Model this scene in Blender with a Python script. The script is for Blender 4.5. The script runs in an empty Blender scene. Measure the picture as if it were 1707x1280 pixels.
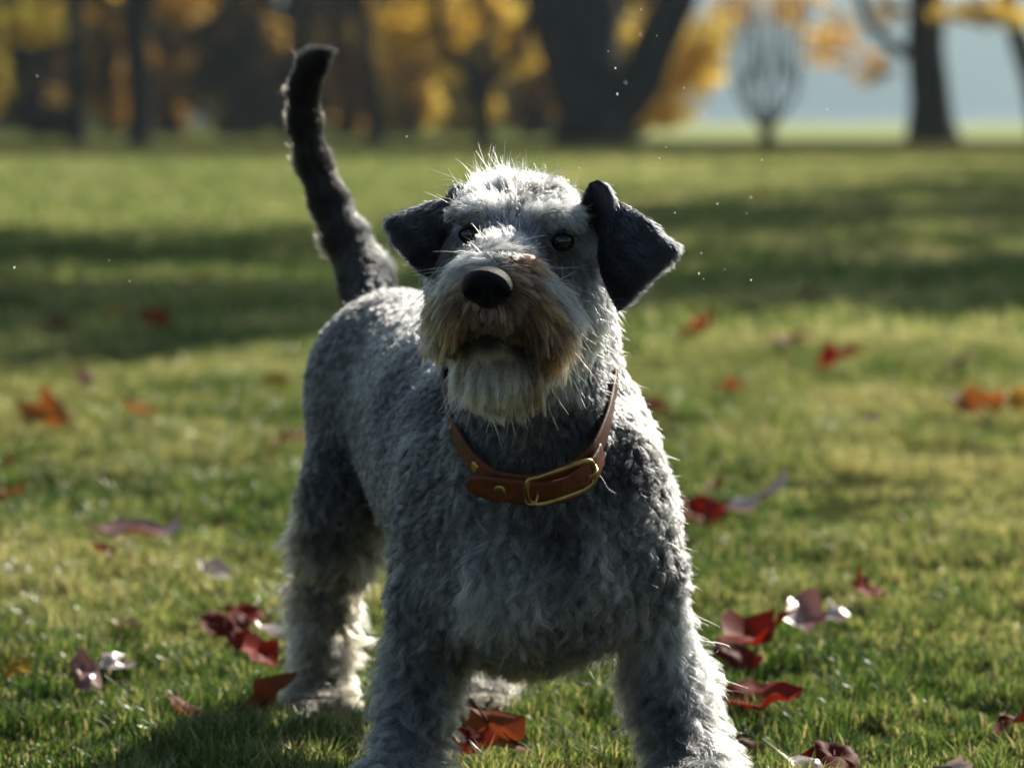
import bpy, math, random
import numpy as np
from mathutils import Vector, kdtree

rng = np.random.default_rng(11)
random.seed(5)
R = math.radians
scene = bpy.context.scene
COL = scene.collection
FUR = 1.0        # density factor of the coat
GRASS = 1.0

# ------------------------------------------------------------------ camera
CAM_H = 0.61
F = 5850.0                                  # focal length in pixels of the 1707 px wide photograph
PITCH = math.atan(450.0 / F)
cam_d = bpy.data.cameras.new('camera')
cam = bpy.data.objects.new('camera', cam_d)
COL.objects.link(cam)
cam.location = (0, 0, CAM_H)
cam.rotation_euler = (math.pi / 2 - PITCH, 0, 0)
cam_d.sensor_width = 36.0
cam_d.lens = F / 1707.0 * 36.0
cam_d.clip_start = 0.05
cam_d.clip_end = 6000
cam_d.dof.use_dof = True
cam_d.dof.focus_distance = 2.93
cam_d.dof.aperture_fstop = 6.2
cam_d.dof.aperture_blades = 0
scene.camera = cam

# ------------------------------------------------------------------ world and sun
SUN_EL, SUN_AZ = R(31), R(30)               # azimuth: to the right of the view direction (+Y)
w = bpy.data.worlds.new('World')
scene.world = w
w.use_nodes = True
nt = w.node_tree
bg = nt.nodes['Background']
sky = nt.nodes.new('ShaderNodeTexSky')
sky.sky_type = 'NISHITA'
sky.sun_disc = False
sky.sun_elevation = SUN_EL
sky.sun_rotation = SUN_AZ
sky.dust_density = 0.6
nt.links.new(sky.outputs[0], bg.inputs[0])
bg.inputs[1].default_value = 0.05
sd = bpy.data.lights.new('sun', 'SUN')
sd.energy = 5.0
sd.angle = R(0.53)
sd.color = (1.0, 0.93, 0.80)
sun = bpy.data.objects.new('sun', sd)
COL.objects.link(sun)
SDIR = Vector((math.sin(SUN_AZ) * math.cos(SUN_EL), math.cos(SUN_AZ) * math.cos(SUN_EL), math.sin(SUN_EL)))
sun.rotation_euler = SDIR.to_track_quat('Z', 'Y').to_euler()
sun.location = SDIR * 40

scene.view_settings.view_transform = 'Standard'
scene.view_settings.look = 'None'
scene.view_settings.exposure = 0.75
scene.view_settings.gamma = 1.0
scene.render.engine = 'CYCLES'
scene.cycles.max_bounces = 8
scene.cycles.diffuse_bounces = 3
scene.cycles.glossy_bounces = 4
scene.cycles.transmission_bounces = 6
scene.cycles.volume_bounces = 0
scene.cycles.sample_clamp_indirect = 4.0
scene.cycles.use_denoising = True

# ------------------------------------------------------------------ helpers
CP, SP = math.cos(PITCH), math.sin(PITCH)


def P(px, py, Y):
    """the point at depth Y (metres in front of the lens) seen at pixel px, py of the photograph"""
    a, b = (px - 853.5) / F, (640 - py) / F
    d = np.array((a, CP + b * SP, -SP + b * CP))
    d *= Y / d[1]
    d[2] += CAM_H
    return d


def G(px, py):
    """the point of the flat ground under that pixel"""
    a, b = (px - 853.5) / F, (640 - py) / F
    d = np.array((a, CP + b * SP, -SP + b * CP))
    d *= -CAM_H / d[2]
    d[2] = 0
    return d


def V(px, py, pz=0.0):
    """a direction given in picture terms: right, down, away"""
    return np.array((px, pz, -py), float)


def tag(o, label=None, cat=None, group=None, kind=None):
    for k, v in (('label', label), ('category', cat), ('group', group), ('kind', kind)):
        if v:
            o[k] = v
    return o


def link_mesh(name, verts, faces, mat=None, parent=None, smooth=True, colors=None, cname='tint'):
    me = bpy.data.meshes.new(name)
    verts = np.asarray(verts, dtype=np.float32)
    if isinstance(faces, np.ndarray):
        nf, k = faces.shape
        me.vertices.add(len(verts))
        me.vertices.foreach_set('co', verts.ravel())
        me.loops.add(nf * k)
        me.loops.foreach_set('vertex_index', faces.astype(np.int32).ravel())
        me.polygons.add(nf)
        me.polygons.foreach_set('loop_start', np.arange(0, nf * k, k, dtype=np.int32))
        try:
            me.polygons.foreach_set('loop_total', np.full(nf, k, dtype=np.int32))
        except Exception:
            pass
        me.update(calc_edges=True)
    else:
        me.from_pydata([tuple(map(float, v)) for v in verts], [], [tuple(map(int, f)) for f in faces])
    me.validate()
    if smooth:
        me.polygons.foreach_set('use_smooth', np.ones(len(me.polygons), dtype=bool))
    if colors is not None:
        ca = me.color_attributes.new(cname, 'FLOAT_COLOR', 'POINT')
        c4 = np.ones((len(verts), 4), np.float32)
        c4[:, :3] = colors
        ca.data.foreach_set('color', c4.ravel())
    o = bpy.data.objects.new(name, me)
    COL.objects.link(o)
    if mat:
        me.materials.append(mat)
    if parent:
        o.parent = parent
    return o


def empty(name, loc):
    o = bpy.data.objects.new(name, None)
    o.empty_display_size = 0.1
    o.location = loc
    COL.objects.link(o)
    return o


def to_local(o_parent, *objs):
    """keep world-space meshes where they are under a moved parent"""
    for o in objs:
        o.matrix_parent_inverse = o_parent.matrix_world.inverted()


def _hash(ix, iy, iz, s):
    h = (ix.astype(np.int64) * 374761393 + iy.astype(np.int64) * 668265263 + iz.astype(np.int64) * 2147483647 + s * 1274126177) & 0xFFFFFFFF
    h = ((h ^ (h >> 13)) * 1274126177) & 0xFFFFFFFF
    return ((h ^ (h >> 16)) & 0xFFFFFF) / float(0xFFFFFF)


def noise(p, scale, seed=0):
    """value noise 0..1 on points (n,3)"""
    q = p * scale + 1000.0
    i = np.floor(q)
    f = q - i
    f = f * f * (3 - 2 * f)
    out = 0
    for dx in (0, 1):
        for dy in (0, 1):
            for dz in (0, 1):
                wgt = (f[:, 0] if dx else 1 - f[:, 0]) * (f[:, 1] if dy else 1 - f[:, 1]) * (f[:, 2] if dz else 1 - f[:, 2])
                out = out + wgt * _hash(i[:, 0] + dx, i[:, 1] + dy, i[:, 2] + dz, seed)
    return out


def unit(a):
    return a / np.maximum(np.linalg.norm(a, axis=-1, keepdims=True), 1e-9)


# ------------------------------------------------------------------ materials
def new_mat(name):
    m = bpy.data.materials.new(name)
    m.use_nodes = True
    return m, m.node_tree, m.node_tree.nodes['Principled BSDF']


def N(nt, typ, **kw):
    n = nt.nodes.new(typ)
    for k, v in kw.items():
        setattr(n, k, v)
    return n


def simple_mat(name, col, rough=0.5, metal=0.0, bump=0.0, bscale=200.0, var=0.0, spec=0.5, coat=0.0):
    m, t, b = new_mat(name)
    b.inputs['Base Color'].default_value = (*col, 1)
    b.inputs['Roughness'].default_value = rough
    b.inputs['Metallic'].default_value = metal
    b.inputs['Specular IOR Level'].default_value = spec
    b.inputs['Coat Weight'].default_value = coat
    b.inputs['Coat Roughness'].default_value = 0.05
    tc = N(t, 'ShaderNodeTexCoord')
    nz = N(t, 'ShaderNodeTexNoise')
    nz.inputs['Scale'].default_value = bscale
    nz.inputs['Detail'].default_value = 5
    t.links.new(tc.outputs['Object'], nz.inputs['Vector'])
    if bump:
        bp = N(t, 'ShaderNodeBump')
        bp.inputs['Strength'].default_value = bump
        bp.inputs['Distance'].default_value = 0.002
        t.links.new(nz.outputs['Fac'], bp.inputs['Height'])
        t.links.new(bp.outputs[0], b.inputs['Normal'])
    if var:
        r = N(t, 'ShaderNodeValToRGB')
        r.color_ramp.elements[0].position = 0.3
        r.color_ramp.elements[1].position = 0.7
        r.color_ramp.elements[0].color = (*[c * (1 - var) for c in col], 1)
        r.color_ramp.elements[1].color = (*[min(1, c * (1 + var)) for c in col], 1)
        n2 = N(t, 'ShaderNodeTexNoise')
        n2.inputs['Scale'].default_value = bscale * 0.2
        n2.inputs['Detail'].default_value = 6
        t.links.new(tc.outputs['Object'], n2.inputs['Vector'])
        t.links.new(n2.outputs['Fac'], r.inputs[0])
        t.links.new(r.outputs[0], b.inputs['Base Color'])
    return m


def tint_mat(name, rough=0.5, transl=0.0, spec=0.4, attr='tint', tmul=(1.25, 1.2, 0.7)):
    """colour from the mesh's own attribute, with light passing through thin leaves"""
    m, t, b = new_mat(name)
    a = N(t, 'ShaderNodeAttribute', attribute_name=attr)
    t.links.new(a.outputs['Color'], b.inputs['Base Color'])
    b.inputs['Roughness'].default_value = rough
    b.inputs['Specular IOR Level'].default_value = spec
    if transl:
        tr = N(t, 'ShaderNodeBsdfTranslucent')
        mul = N(t, 'ShaderNodeMix', data_type='RGBA', blend_type='MULTIPLY')
        mul.inputs['Factor'].default_value = 1
        t.links.new(a.outputs['Color'], mul.inputs['A'])
        mul.inputs['B'].default_value = (*tmul, 1)
        t.links.new(mul.outputs['Result'], tr.inputs['Color'])
        mx = N(t, 'ShaderNodeMixShader')
        mx.inputs[0].default_value = transl
        t.links.new(b.outputs[0], mx.inputs[1])
        t.links.new(tr.outputs[0], mx.inputs[2])
        t.links.new(mx.outputs[0], t.nodes['Material Output'].inputs['Surface'])
    return m


def hair_mat(name, rough=0.35, radial=0.55):
    m = bpy.data.materials.new(name)
    m.use_nodes = True
    t = m.node_tree
    t.nodes.clear()
    out = N(t, 'ShaderNodeOutputMaterial')
    h = N(t, 'ShaderNodeBsdfHairPrincipled')
    h.parametrization = 'COLOR'
    a = N(t, 'ShaderNodeAttribute', attribute_name='hair_color')
    t.links.new(a.outputs['Color'], h.inputs['Color'])
    h.inputs['Roughness'].default_value = rough
    h.inputs['Radial Roughness'].default_value = radial
    t.links.new(h.outputs[0], out.inputs['Surface'])
    return m


# ================================================================== THE SETTING
def ground_mat():
    m, t, b = new_mat('meadow')
    b.inputs['Roughness'].default_value = .85
    b.inputs['Specular IOR Level'].default_value = 0
    tc = N(t, 'ShaderNodeTexCoord')

    def nz(scale, detail=5, rough=.6, vec=None):
        n = N(t, 'ShaderNodeTexNoise')
        n.inputs['Scale'].default_value = scale
        n.inputs['Detail'].default_value = detail
        n.inputs['Roughness'].default_value = rough
        t.links.new(vec or tc.outputs['Object'], n.inputs['Vector'])
        return n

    def ramp(src, stops):
        r = N(t, 'ShaderNodeValToRGB')
        el = r.color_ramp.elements
        el[0].position, el[0].color = stops[0][0], (*stops[0][1], 1)
        el[1].position, el[1].color = stops[-1][0], (*stops[-1][1], 1)
        for p, c in stops[1:-1]:
            e = el.new(p)
            e.color = (*c, 1)
        t.links.new(src, r.inputs[0])
        return r.outputs[0]

    def mix(f, a, b_, typ='MIX'):
        x = N(t, 'ShaderNodeMix', data_type='RGBA', blend_type=typ)
        if isinstance(f, float):
            x.inputs['Factor'].default_value = f
        else:
            t.links.new(f, x.inputs['Factor'])
        t.links.new(a, x.inputs['A'])
        if isinstance(b_, tuple):
            x.inputs['B'].default_value = (*b_, 1)
        else:
            t.links.new(b_, x.inputs['B'])
        return x.outputs['Result']
    fine = ramp(nz(9, 8, .7).outputs['Fac'], [(.30, (.055, .080, .022)), (.5, (.14, .175, .048)), (.7, (.24, .26, .09))])
    big = ramp(nz(.35, 4).outputs['Fac'], [(.35, (.8, .9, .7)), (.65, (1.15, 1.05, .95))])
    c = mix(1.0, fine, big, 'MULTIPLY')
    # leaf litter: under the row of trees and in loose patches
    sx = N(t, 'ShaderNodeSeparateXYZ')
    t.links.new(tc.outputs['Object'], sx.inputs[0])
    mr = N(t, 'ShaderNodeMapRange')
    mr.inputs['From Min'].default_value = 44
    mr.inputs['From Max'].default_value = 60
    t.links.new(sx.outputs['Y'], mr.inputs['Value'])
    mr2 = N(t, 'ShaderNodeMapRange')
    mr2.inputs['From Min'].default_value = 74
    mr2.inputs['From Max'].default_value = 80
    mr2.inputs['To Min'].default_value = 1
    mr2.inputs['To Max'].default_value = 0
    t.links.new(sx.outputs['Y'], mr2.inputs['Value'])
    mu = N(t, 'ShaderNodeMath', operation='MULTIPLY')
    t.links.new(mr.outputs[0], mu.inputs[0])
    t.links.new(mr2.outputs[0], mu.inputs[1])
    lf = N(t, 'ShaderNodeMath', operation='MULTIPLY')
    lr = ramp(nz(.5, 6, .7).outputs['Fac'], [(.3, (.35,) * 3), (.6, (1.0,) * 3)])
    t.links.new(lr, lf.inputs[0])
    t.links.new(mu.outputs[0], lf.inputs[1])
    c = mix(lf.outputs[0], c, (.075, .058, .030))
    pt = ramp(nz(2.2, 6, .65).outputs['Fac'], [(.58, (0,) * 3), (.70, (.75,) * 3)])
    c = mix(pt, c, (.12, .09, .045))
    mr0 = N(t, 'ShaderNodeMapRange')
    mr0.inputs['From Min'].default_value = 20
    mr0.inputs['From Max'].default_value = 46
    t.links.new(sx.outputs['Y'], mr0.inputs['Value'])
    thatch = ramp(nz(40, 6, .7).outputs['Fac'], [(.35, (.030, .042, .012)), (.5, (.07, .085, .026)), (.65, (.14, .115, .055))])
    c = mix(mr0.outputs[0], thatch, c)
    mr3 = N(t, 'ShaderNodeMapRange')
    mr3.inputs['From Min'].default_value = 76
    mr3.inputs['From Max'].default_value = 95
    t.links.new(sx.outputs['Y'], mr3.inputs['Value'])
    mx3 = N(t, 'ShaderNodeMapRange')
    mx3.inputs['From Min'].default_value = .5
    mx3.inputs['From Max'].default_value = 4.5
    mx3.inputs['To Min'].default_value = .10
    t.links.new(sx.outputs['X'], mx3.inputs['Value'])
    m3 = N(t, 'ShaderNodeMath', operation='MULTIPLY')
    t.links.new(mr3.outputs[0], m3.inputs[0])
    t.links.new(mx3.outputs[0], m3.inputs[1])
    c = mix(m3.outputs[0], c, (.46, .50, .24))  # pale far lawn in the right gap, its sunlight partly put into the colour
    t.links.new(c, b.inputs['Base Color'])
    bp = N(t, 'ShaderNodeBump')
    bp.inputs['Strength'].default_value = .9
    bp.inputs['Distance'].default_value = .03
    t.links.new(nz(26, 8, .75).outputs['Fac'], bp.inputs['Height'])
    t.links.new(bp.outputs[0], b.inputs['Normal'])
    # grass lets the low sun through
    tr = N(t, 'ShaderNodeBsdfTranslucent')
    t.links.new(c, tr.inputs['Color'])
    return m


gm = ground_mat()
ys = np.r_[np.linspace(-6, 30, 60), np.geomspace(32, 215, 40)]
xs = np.r_[-np.geomspace(160, 6, 26), np.linspace(-5, 5, 16), np.geomspace(6, 160, 26)]
XX, YY = np.meshgrid(xs, ys, indexing='ij')
ZZ = .012 * np.sin(XX * .9 + 1) * np.sin(YY * .35) * np.clip((YY - 4) / 6, 0, 1) * np.clip((60 - YY) / 20, 0, 1)
gv = np.stack([XX, YY, ZZ], 2).reshape(-1, 3)
nxs, nys = len(xs), len(ys)
ii, jj = np.meshgrid(np.arange(nxs - 1), np.arange(nys - 1), indexing='ij')
gf = np.stack([ii * nys + jj, (ii + 1) * nys + jj, (ii + 1) * nys + jj + 1, ii * nys + jj + 1], 2).reshape(-1, 4)
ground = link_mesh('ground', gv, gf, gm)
ground['kind'] = 'structure'

# lake beyond the park and the wooded hill behind it
wm, wt_, wb = new_mat('lake_water')
wb.inputs['Base Color'].default_value = (.03, .05, .055, 1)
wb.inputs['Roughness'].default_value = .18
nzz = N(wt_, 'ShaderNodeTexNoise')
nzz.inputs['Scale'].default_value = .6
tcc = N(wt_, 'ShaderNodeTexCoord')
wt_.links.new(tcc.outputs['Object'], nzz.inputs['Vector'])
bpp = N(wt_, 'ShaderNodeBump')
bpp.inputs['Strength'].default_value = .5
wt_.links.new(nzz.outputs['Fac'], bpp.inputs['Height'])
wt_.links.new(bpp.outputs[0], wb.inputs['Normal'])
lake = link_mesh('water', [(-1900, 214, -.3), (1900, 214, -.3), (1900, 2100, -.3), (-1900, 2100, -.3)], [(0, 1, 2, 3)], wm, smooth=False)
lake['kind'] = 'structure'

hx = np.linspace(-1900, 1900, 150)
hy = np.linspace(1900, 3400, 50)
HX, HY = np.meshgrid(hx, hy, indexing='ij')
hp = np.stack([HX, HY, HX * 0], 2).reshape(-1, 3)
hz = (1 - np.exp(-((HY - 1900) / 420))) * (215 + 50 * np.sin(HX * .003 + 1.2) + 18 * np.sin(HX * .010)) + ((noise(hp, .01, 5) + .6 * noise(hp, .025, 6)).reshape(HX.shape) - .8) * 28
hz[:, 0] = -1
hv = np.stack([HX, HY, hz], 2).reshape(-1, 3)
ii, jj = np.meshgrid(np.arange(149), np.arange(49), indexing='ij')
hf = np.stack([ii * 50 + jj, (ii + 1) * 50 + jj, (ii + 1) * 50 + jj + 1, ii * 50 + jj + 1], 2).reshape(-1, 4)
hill = link_mesh('hill', hv, hf, simple_mat('far_wood', (.055, .06, .03), rough=.95, var=.5, bscale=.4, spec=.1))
hill['kind'] = 'structure'

# ------------------------------------------------------------------ trees
barkm = simple_mat('bark', (.042, .037, .030), rough=.95, bump=1.0, bscale=9, var=.4, spec=.15)
barkm.node_tree.nodes['Bump'].inputs['Distance'].default_value = .05
leafm = tint_mat('autumn_leaf', rough=.5, transl=.68, spec=.2, tmul=(1.9, 1.75, .9))


def gtube(path, rs, seg=10):
    path = np.asarray(path, float)
    n = len(path)
    tan = unit(np.gradient(path, axis=0))
    a = unit(np.cross(tan[0], (0.3, 1.0, 0.1)))
    vs = []
    for i in range(n):
        a = unit(a - tan[i] * a.dot(tan[i]))
        b = np.cross(tan[i], a)
        for k in range(seg):
            th = 2 * math.pi * k / seg
            r = rs[i] * (1 + .07 * math.sin(3 * th + i * .7) + .04 * math.sin(7 * th))
            vs.append(path[i] + (a * math.cos(th) + b * math.sin(th)) * r)
    fs = [(i * seg + k, i * seg + (k + 1) % seg, (i + 1) * seg + (k + 1) % seg, (i + 1) * seg + k) for i in range(n - 1) for k in range(seg)]
    return vs, fs


def spline_np(pts, n):
    pts = np.array(pts, float)
    m = len(pts)
    out = []
    for i in range(n):
        u = i / (n - 1) * (m - 1)
        k = min(int(u), m - 2)
        t = u - k
        p1, p2 = pts[k], pts[k + 1]
        p0 = pts[k - 1] if k else 2 * p1 - p2
        p3 = pts[k + 2] if k + 2 < m else 2 * p2 - p1
        out.append(0.5 * (2 * p1 + (p2 - p0) * t + (2 * p0 - 5 * p1 + 4 * p2 - p3) * t * t + (3 * p1 - 3 * p2 + p3 - p0) * t ** 3))
    return np.array(out)


def leaf_cloud(blobs, size, palette, seed, droop=.3):
    """many small leaf-cluster faces filling uneven blobs: (centre, radii, count)"""
    r = np.random.default_rng(seed)
    V_, C_ = [], []
    for (c, rad, cnt) in blobs:
        u = r.normal(0, 1, (cnt, 3))
        u = unit(u) * (r.random((cnt, 1)) ** .45)
        u *= (0.7 + .5 * noise(unit(u) * 1.0 + np.array(c) * .3, 2.2, seed))[:, None]
        p = np.array(c) + u * np.array(rad)
        n1 = noise(p, 1.1, seed + 3)
        p = p[n1 > .22]
        k = len(p)
        s = size * r.uniform(.5, 1.4, (k, 1))
        a = unit(r.normal(0, 1, (k, 3)) * np.array((1, 1, .6)))
        b = unit(np.cross(a, r.normal(0, 1, (k, 3))))
        q = np.stack([p - a * s, p + b * s * .55, p + a * s, p - b * s * .55], 1)
        V_.append(q.reshape(-1, 3))
        pal = np.array(palette)
        nn = noise(p, .6, seed + 9)
        pi = np.clip(((nn - .2) / .6 + r.normal(0, .16, k)) * len(pal), 0, len(pal) - 1).astype(int)
        cc = pal[pi] * r.uniform(.65, 1.3, (k, 1))
        C_.append(np.repeat(np.clip(cc, 0, .9), 4, axis=0))
    vv, cc = np.concatenate(V_), np.concatenate(C_)
    vv[:, 2] = np.maximum(vv[:, 2], .02)
    return vv, np.arange(len(vv)).reshape(-1, 4), cc


def tree(name, base, limbs, blobs, label, cat='tree', group=None, size=.12, palette=None, seed=1):
    """limbs: list of (points, r0, r1, seg) relative to base; the trunk with its limbs is one part, the crown another"""
    t = empty(name, base)
    tag(t, label, cat, group)
    vs, fs = [], []
    for (pts, r0, r1, flare) in limbs:
        path = spline_np(pts, max(8, len(pts) * 4))
        tt = np.linspace(0, 1, len(path))
        rs = r0 + (r1 - r0) * tt
        if flare:
            rs = rs * (1 + flare * np.exp(-np.maximum(path[:, 2], 0) / .45))
        v, f = gtube(path, rs, 14 if r0 > .2 else 8)
        o = len(vs)
        vs += v
        fs += [tuple(a + o for a in q) for q in f]
    link_mesh('trunk', vs, fs, barkm, t)
    if blobs:
        cv, cf, cc = leaf_cloud(blobs, size, palette, seed)
        link_mesh('crown', cv, cf, leafm, t, False, cc)
    return t


AMBER = [(.14, .09, .02), (.25, .16, .03), (.38, .26, .045), (.46, .33, .07)]
GOLD = [(.26, .20, .07), (.42, .33, .11), (.52, .43, .17), (.48, .37, .15)]
RUST = [(.12, .07, .028), (.22, .13, .04), (.32, .19, .055), (.42, .26, .08)]
DUSK = [(.06, .05, .028), (.12, .085, .04), (.18, .12, .05), (.25, .16, .06)]  # darker leaf browns that carry the shade of the deep wood
OLV = [(.07, .08, .025), (.13, .13, .035), (.20, .17, .04), (.32, .22, .05)]
PEACH = [(.34, .22, .09), (.48, .30, .12), (.55, .38, .14), (.45, .34, .13)]


def rel(base, px, py, Y):
    return tuple(P(px, py, Y) - np.array(base))


def pixtree(name, bx, by, stems, label, blobs=(), palette=None, size=.12, seed=1, extra=True, group=None, crown=True, Yb=None):
    """stems: [( [(px,py),...], r0px, r1px, flare )...]; the first is the trunk, continued above the frame"""
    g = G(bx, by)
    Y = g[1]
    base = (g[0], g[1], 0)
    limbs = []
    for i, (pp, r0, r1, flare) in enumerate(stems):
        pts = [rel(base, *(q if len(q) == 3 else (*q, Y))) for q in pp]
        if i == 0:
            pts[0] = (pts[0][0], pts[0][1], -.1)
        limbs.append([pts, r0 * Y / F, r1 * Y / F, flare])
    H = 13
    if extra:                            # the limbs above the frame
        for i, L in enumerate(list(limbs)):
            if L[0][-1][2] > 2.2:
                e = np.array(L[0][-1])
                d = unit(e - np.array(L[0][-2])) * .6 + np.array((0, 0, .7))
                r = L[2]
                e2 = e + d * 4.5
                limbs.append([[tuple(e - d * .2), tuple(e + d * 2), tuple(e2)], r, r * .55, 0])
                rr = np.random.default_rng(seed * 7 + i)
                for k in range(4):
                    a = rr.uniform(0, 6.28)
                    q = e + (e2 - e) * rr.uniform(.2, 1)
                    d2 = np.array((math.cos(a), math.sin(a), .7))
                    limbs.append([[tuple(q), tuple(q + d2 * 1.6), tuple(q + d2 * 3.4 + np.array((0, 0, .5)))], r * .4, .02, 0])
    bl = [((np.array(rel(base, *c)) if len(c) == 3 else np.array(c[:3])), tuple(v * Y / F for v in rad), cnt) for (c, rad, cnt) in blobs]
    if crown:
        r_ = np.random.default_rng(seed)
        top = np.array(limbs[0][0][-1])
        for k in range(9):
            a = r_.uniform(0, 6.28)
            d = r_.uniform(.5, 3.6)
            c = np.array((top[0] + math.cos(a) * d, math.sin(a) * d, r_.uniform(6.2, 11)))
            rd = r_.uniform(1.4, 2.3)
            bl.append((c, (rd, rd, rd * .75), 500))
    return tree(name, base, limbs, bl, label, 'tree', group, size, palette or AMBER, seed)


Yt = G(1000, 238)[1]
# big forked trunk in the middle
pixtree('park_tree', 995, 238, [([(995, 238), (985, 195), (978, 120), (970, 40), (962, -60)], 56, 60, .45),
                                ([(1010, 205), (1050, 160), (1085, 95), (1112, 30), (1150, -60)], 40, 34, 0),
                                ([(950, 150), (925, 90), (905, 20), (880, -60)], 30, 22, 0)],
        'massive dark forked trunk right behind the dog\'s head, its fork framing yellow leaves', seed=3, palette=GOLD,
        blobs=[((1060, 60, Yt + 3), (30, 90, 60), 260), ((1150, 110, Yt + 2), (62, 120, 62), 900), ((1105, 190, Yt + 2), (60, 100, 30), 420), ((1180, 60, Yt + 1), (50, 100, 50), 300),
               ((880, 60, Yt + 3), (50, 90, 70), 320)])
# trunk on the right with its low limb curving left
pixtree('park_tree', 1555, 236, [([(1558, 236), (1550, 180), (1545, 100), (1543, 20), (1540, -70)], 33, 30, .5),
                                 ([(1530, 95), (1490, 78), (1455, 45), (1435, 0), (1425, -60)], 11, 9, 0)],
        'straight dark trunk at right with a thin limb curving up to the left', seed=4, palette=PEACH,
        blobs=[((1620, 20, Yt + 2), (90, 90, 22), 300), ((1480, 20, Yt + 2), (30, 60, 30), 90), ((1385, 65, Yt + 2), (60, 80, 55), 240), ((1450, 110, Yt + 2), (45, 60, 30), 110), ((1330, 10, Yt + 2), (60, 60, 35), 160), ((1225, 15, Yt + 2), (45, 60, 40), 130)])
pixtree('park_tree', 1735, 236, [([(1745, 236), (1725, 160), (1700, 70), (1680, 0), (1660, -70)], 18, 15, .4)],
        'slanting trunk cut by the right edge of the picture', seed=5, palette=GOLD, blobs=[((1680, 25, Yt + 2), (60, 90, 22), 160)])
# bare multi-stemmed young tree
st = []
rs_ = np.random.default_rng(77)
for k in range(9):
    u = (k + .5 + rs_.normal(0, .25)) / 9 * 2 - 1
    e = 1280 + u * 62 + rs_.normal(0, 5)
    st.append(([(1279, 214), (1279 + u * 22, 196 + rs_.normal(0, 3)), (1280 + u * 55 + rs_.normal(0, 4), 145), (e, 80), (e + rs_.normal(0, 10), 10), (e - u * 25 + rs_.normal(0, 12), -60)], rs_.uniform(2.4, 4.2), 1.4, 0))
    st.append(([(1280 + u * 52, 140), (1280 + u * 40 + rs_.normal(0, 14), 90), (1280 + u * 50 + rs_.normal(0, 22), 20)], 2.4, 1.2, 0))
pixtree('young_tree', 1280, 243, [([(1280, 243), (1279, 225), (1278, 210)], 11, 9, .3)] + st,
        'small bare tree whose thin stems fan out like a vase', seed=6, palette=PEACH, extra=False, crown=False,
        blobs=[((1290, 20, Yt - 1), (70, 70, 40), 160)], size=.07)
# slender trees on the left half
pixtree('park_tree', 128, 238, [([(128, 238), (127, 150), (124, 60), (122, -60)], 15, 14, .3)], 'thin straight trunk nearest the left edge', seed=7, palette=OLV,
        blobs=[((60, 40, Yt + 2), (90, 90, 40), 500)])
pixtree('park_tree', 232, 241, [([(234, 241), (232, 150), (226, 60), (220, -60)], 18, 23, .3), ([(222, 70), (235, 30), (262, -50)], 12, 9, 0)],
        'second trunk from the left, thicker than its neighbour', seed=8, palette=RUST, blobs=[((300, 10, Yt + 2), (70, 90, 35), 300)])
pixtree('park_tree', 628, 238, [([(628, 238), (622, 180), (610, 90), (600, 0), (596, -60)], 14, 13, .4)], 'slim leaning trunk just right of the raised tail', seed=9, palette=AMBER,
        blobs=[((680, 50, Yt + 3), (60, 90, 60), 420)])
pixtree('young_tree', 808, 240, [([(808, 240), (806, 190), (803, 160)], 12, 10, .4), ([(803, 168), (780, 120), (745, 80), (728, 20), (735, -50)], 12, 9, 0),
                                 ([(804, 165), (830, 120), (862, 90), (880, 30), (905, -50)], 11, 8, 0), ([(806, 200), (840, 205), (862, 180), (870, 150)], 5, 3, 0),
                                 ([(803, 160), (800, 90), (812, 20), (806, -50)], 8, 6, 0)],
        'small tree with spreading branches against amber leaves, left of the massive forked trunk', seed=10, palette=AMBER, extra=False, crown=False,
        blobs=[((760, 40, Yt + 3), (80, 80, 45), 380), ((870, 70, Yt + 3), (50, 80, 60), 300)])


# the wood behind, one shrub or tree at a time
def back_plant(px, Y, wpx, top, palette, label, seed, name='autumn_tree', cnt=5600, z0=0, size=.17, group='trees and bushes of the wood behind the trunks'):
    x = (px - 853.5) / F * Y
    wd = wpx * 1.3 / F * Y / 2
    r = np.random.default_rng(seed)
    t = empty(name, (x, Y, 0))
    tag(t, label, 'tree' if 'tree' in name else 'shrub', group)
    limbs = []
    vs, fs = [], []
    for k in range(4 if 'tree' in name else 5):
        a = r.uniform(0, 6.28)
        d = np.array((math.cos(a) * wd * .5, math.sin(a) * wd * .4, top * .8))
        path = spline_np([(r.uniform(-.1, .1), 0, -.1), tuple(d * np.array((.35, .35, .4))), tuple(d)], 9)
        v, f = gtube(path, np.linspace(.11, .03, 9) * (top / 5), 7)
        o = len(vs)
        vs += v
        fs += [tuple(q_ + o for q_ in q) for q in f]
    link_mesh('trunk', vs, fs, barkm, t)
    bl = []
    nb = 11
    for k in range(nb):
        z = z0 + (top - z0) * (k + .5) / nb
        s = math.sin(math.pi * min(1, (k + 1.5) / (nb + 1))) ** .5
        rr = wd * r.uniform(.40, .62) * s
        bl.append(((r.uniform(-.55, .55) * wd * s, r.uniform(-.4, .4) * wd * s, z), (rr, rr, max(.5, top / nb * 1.3)), cnt // nb))
    cv, cf, cc = leaf_cloud(bl, size, palette, seed)
    link_mesh('crown', cv, cf, leafm, t, False, cc)
    return t


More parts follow.
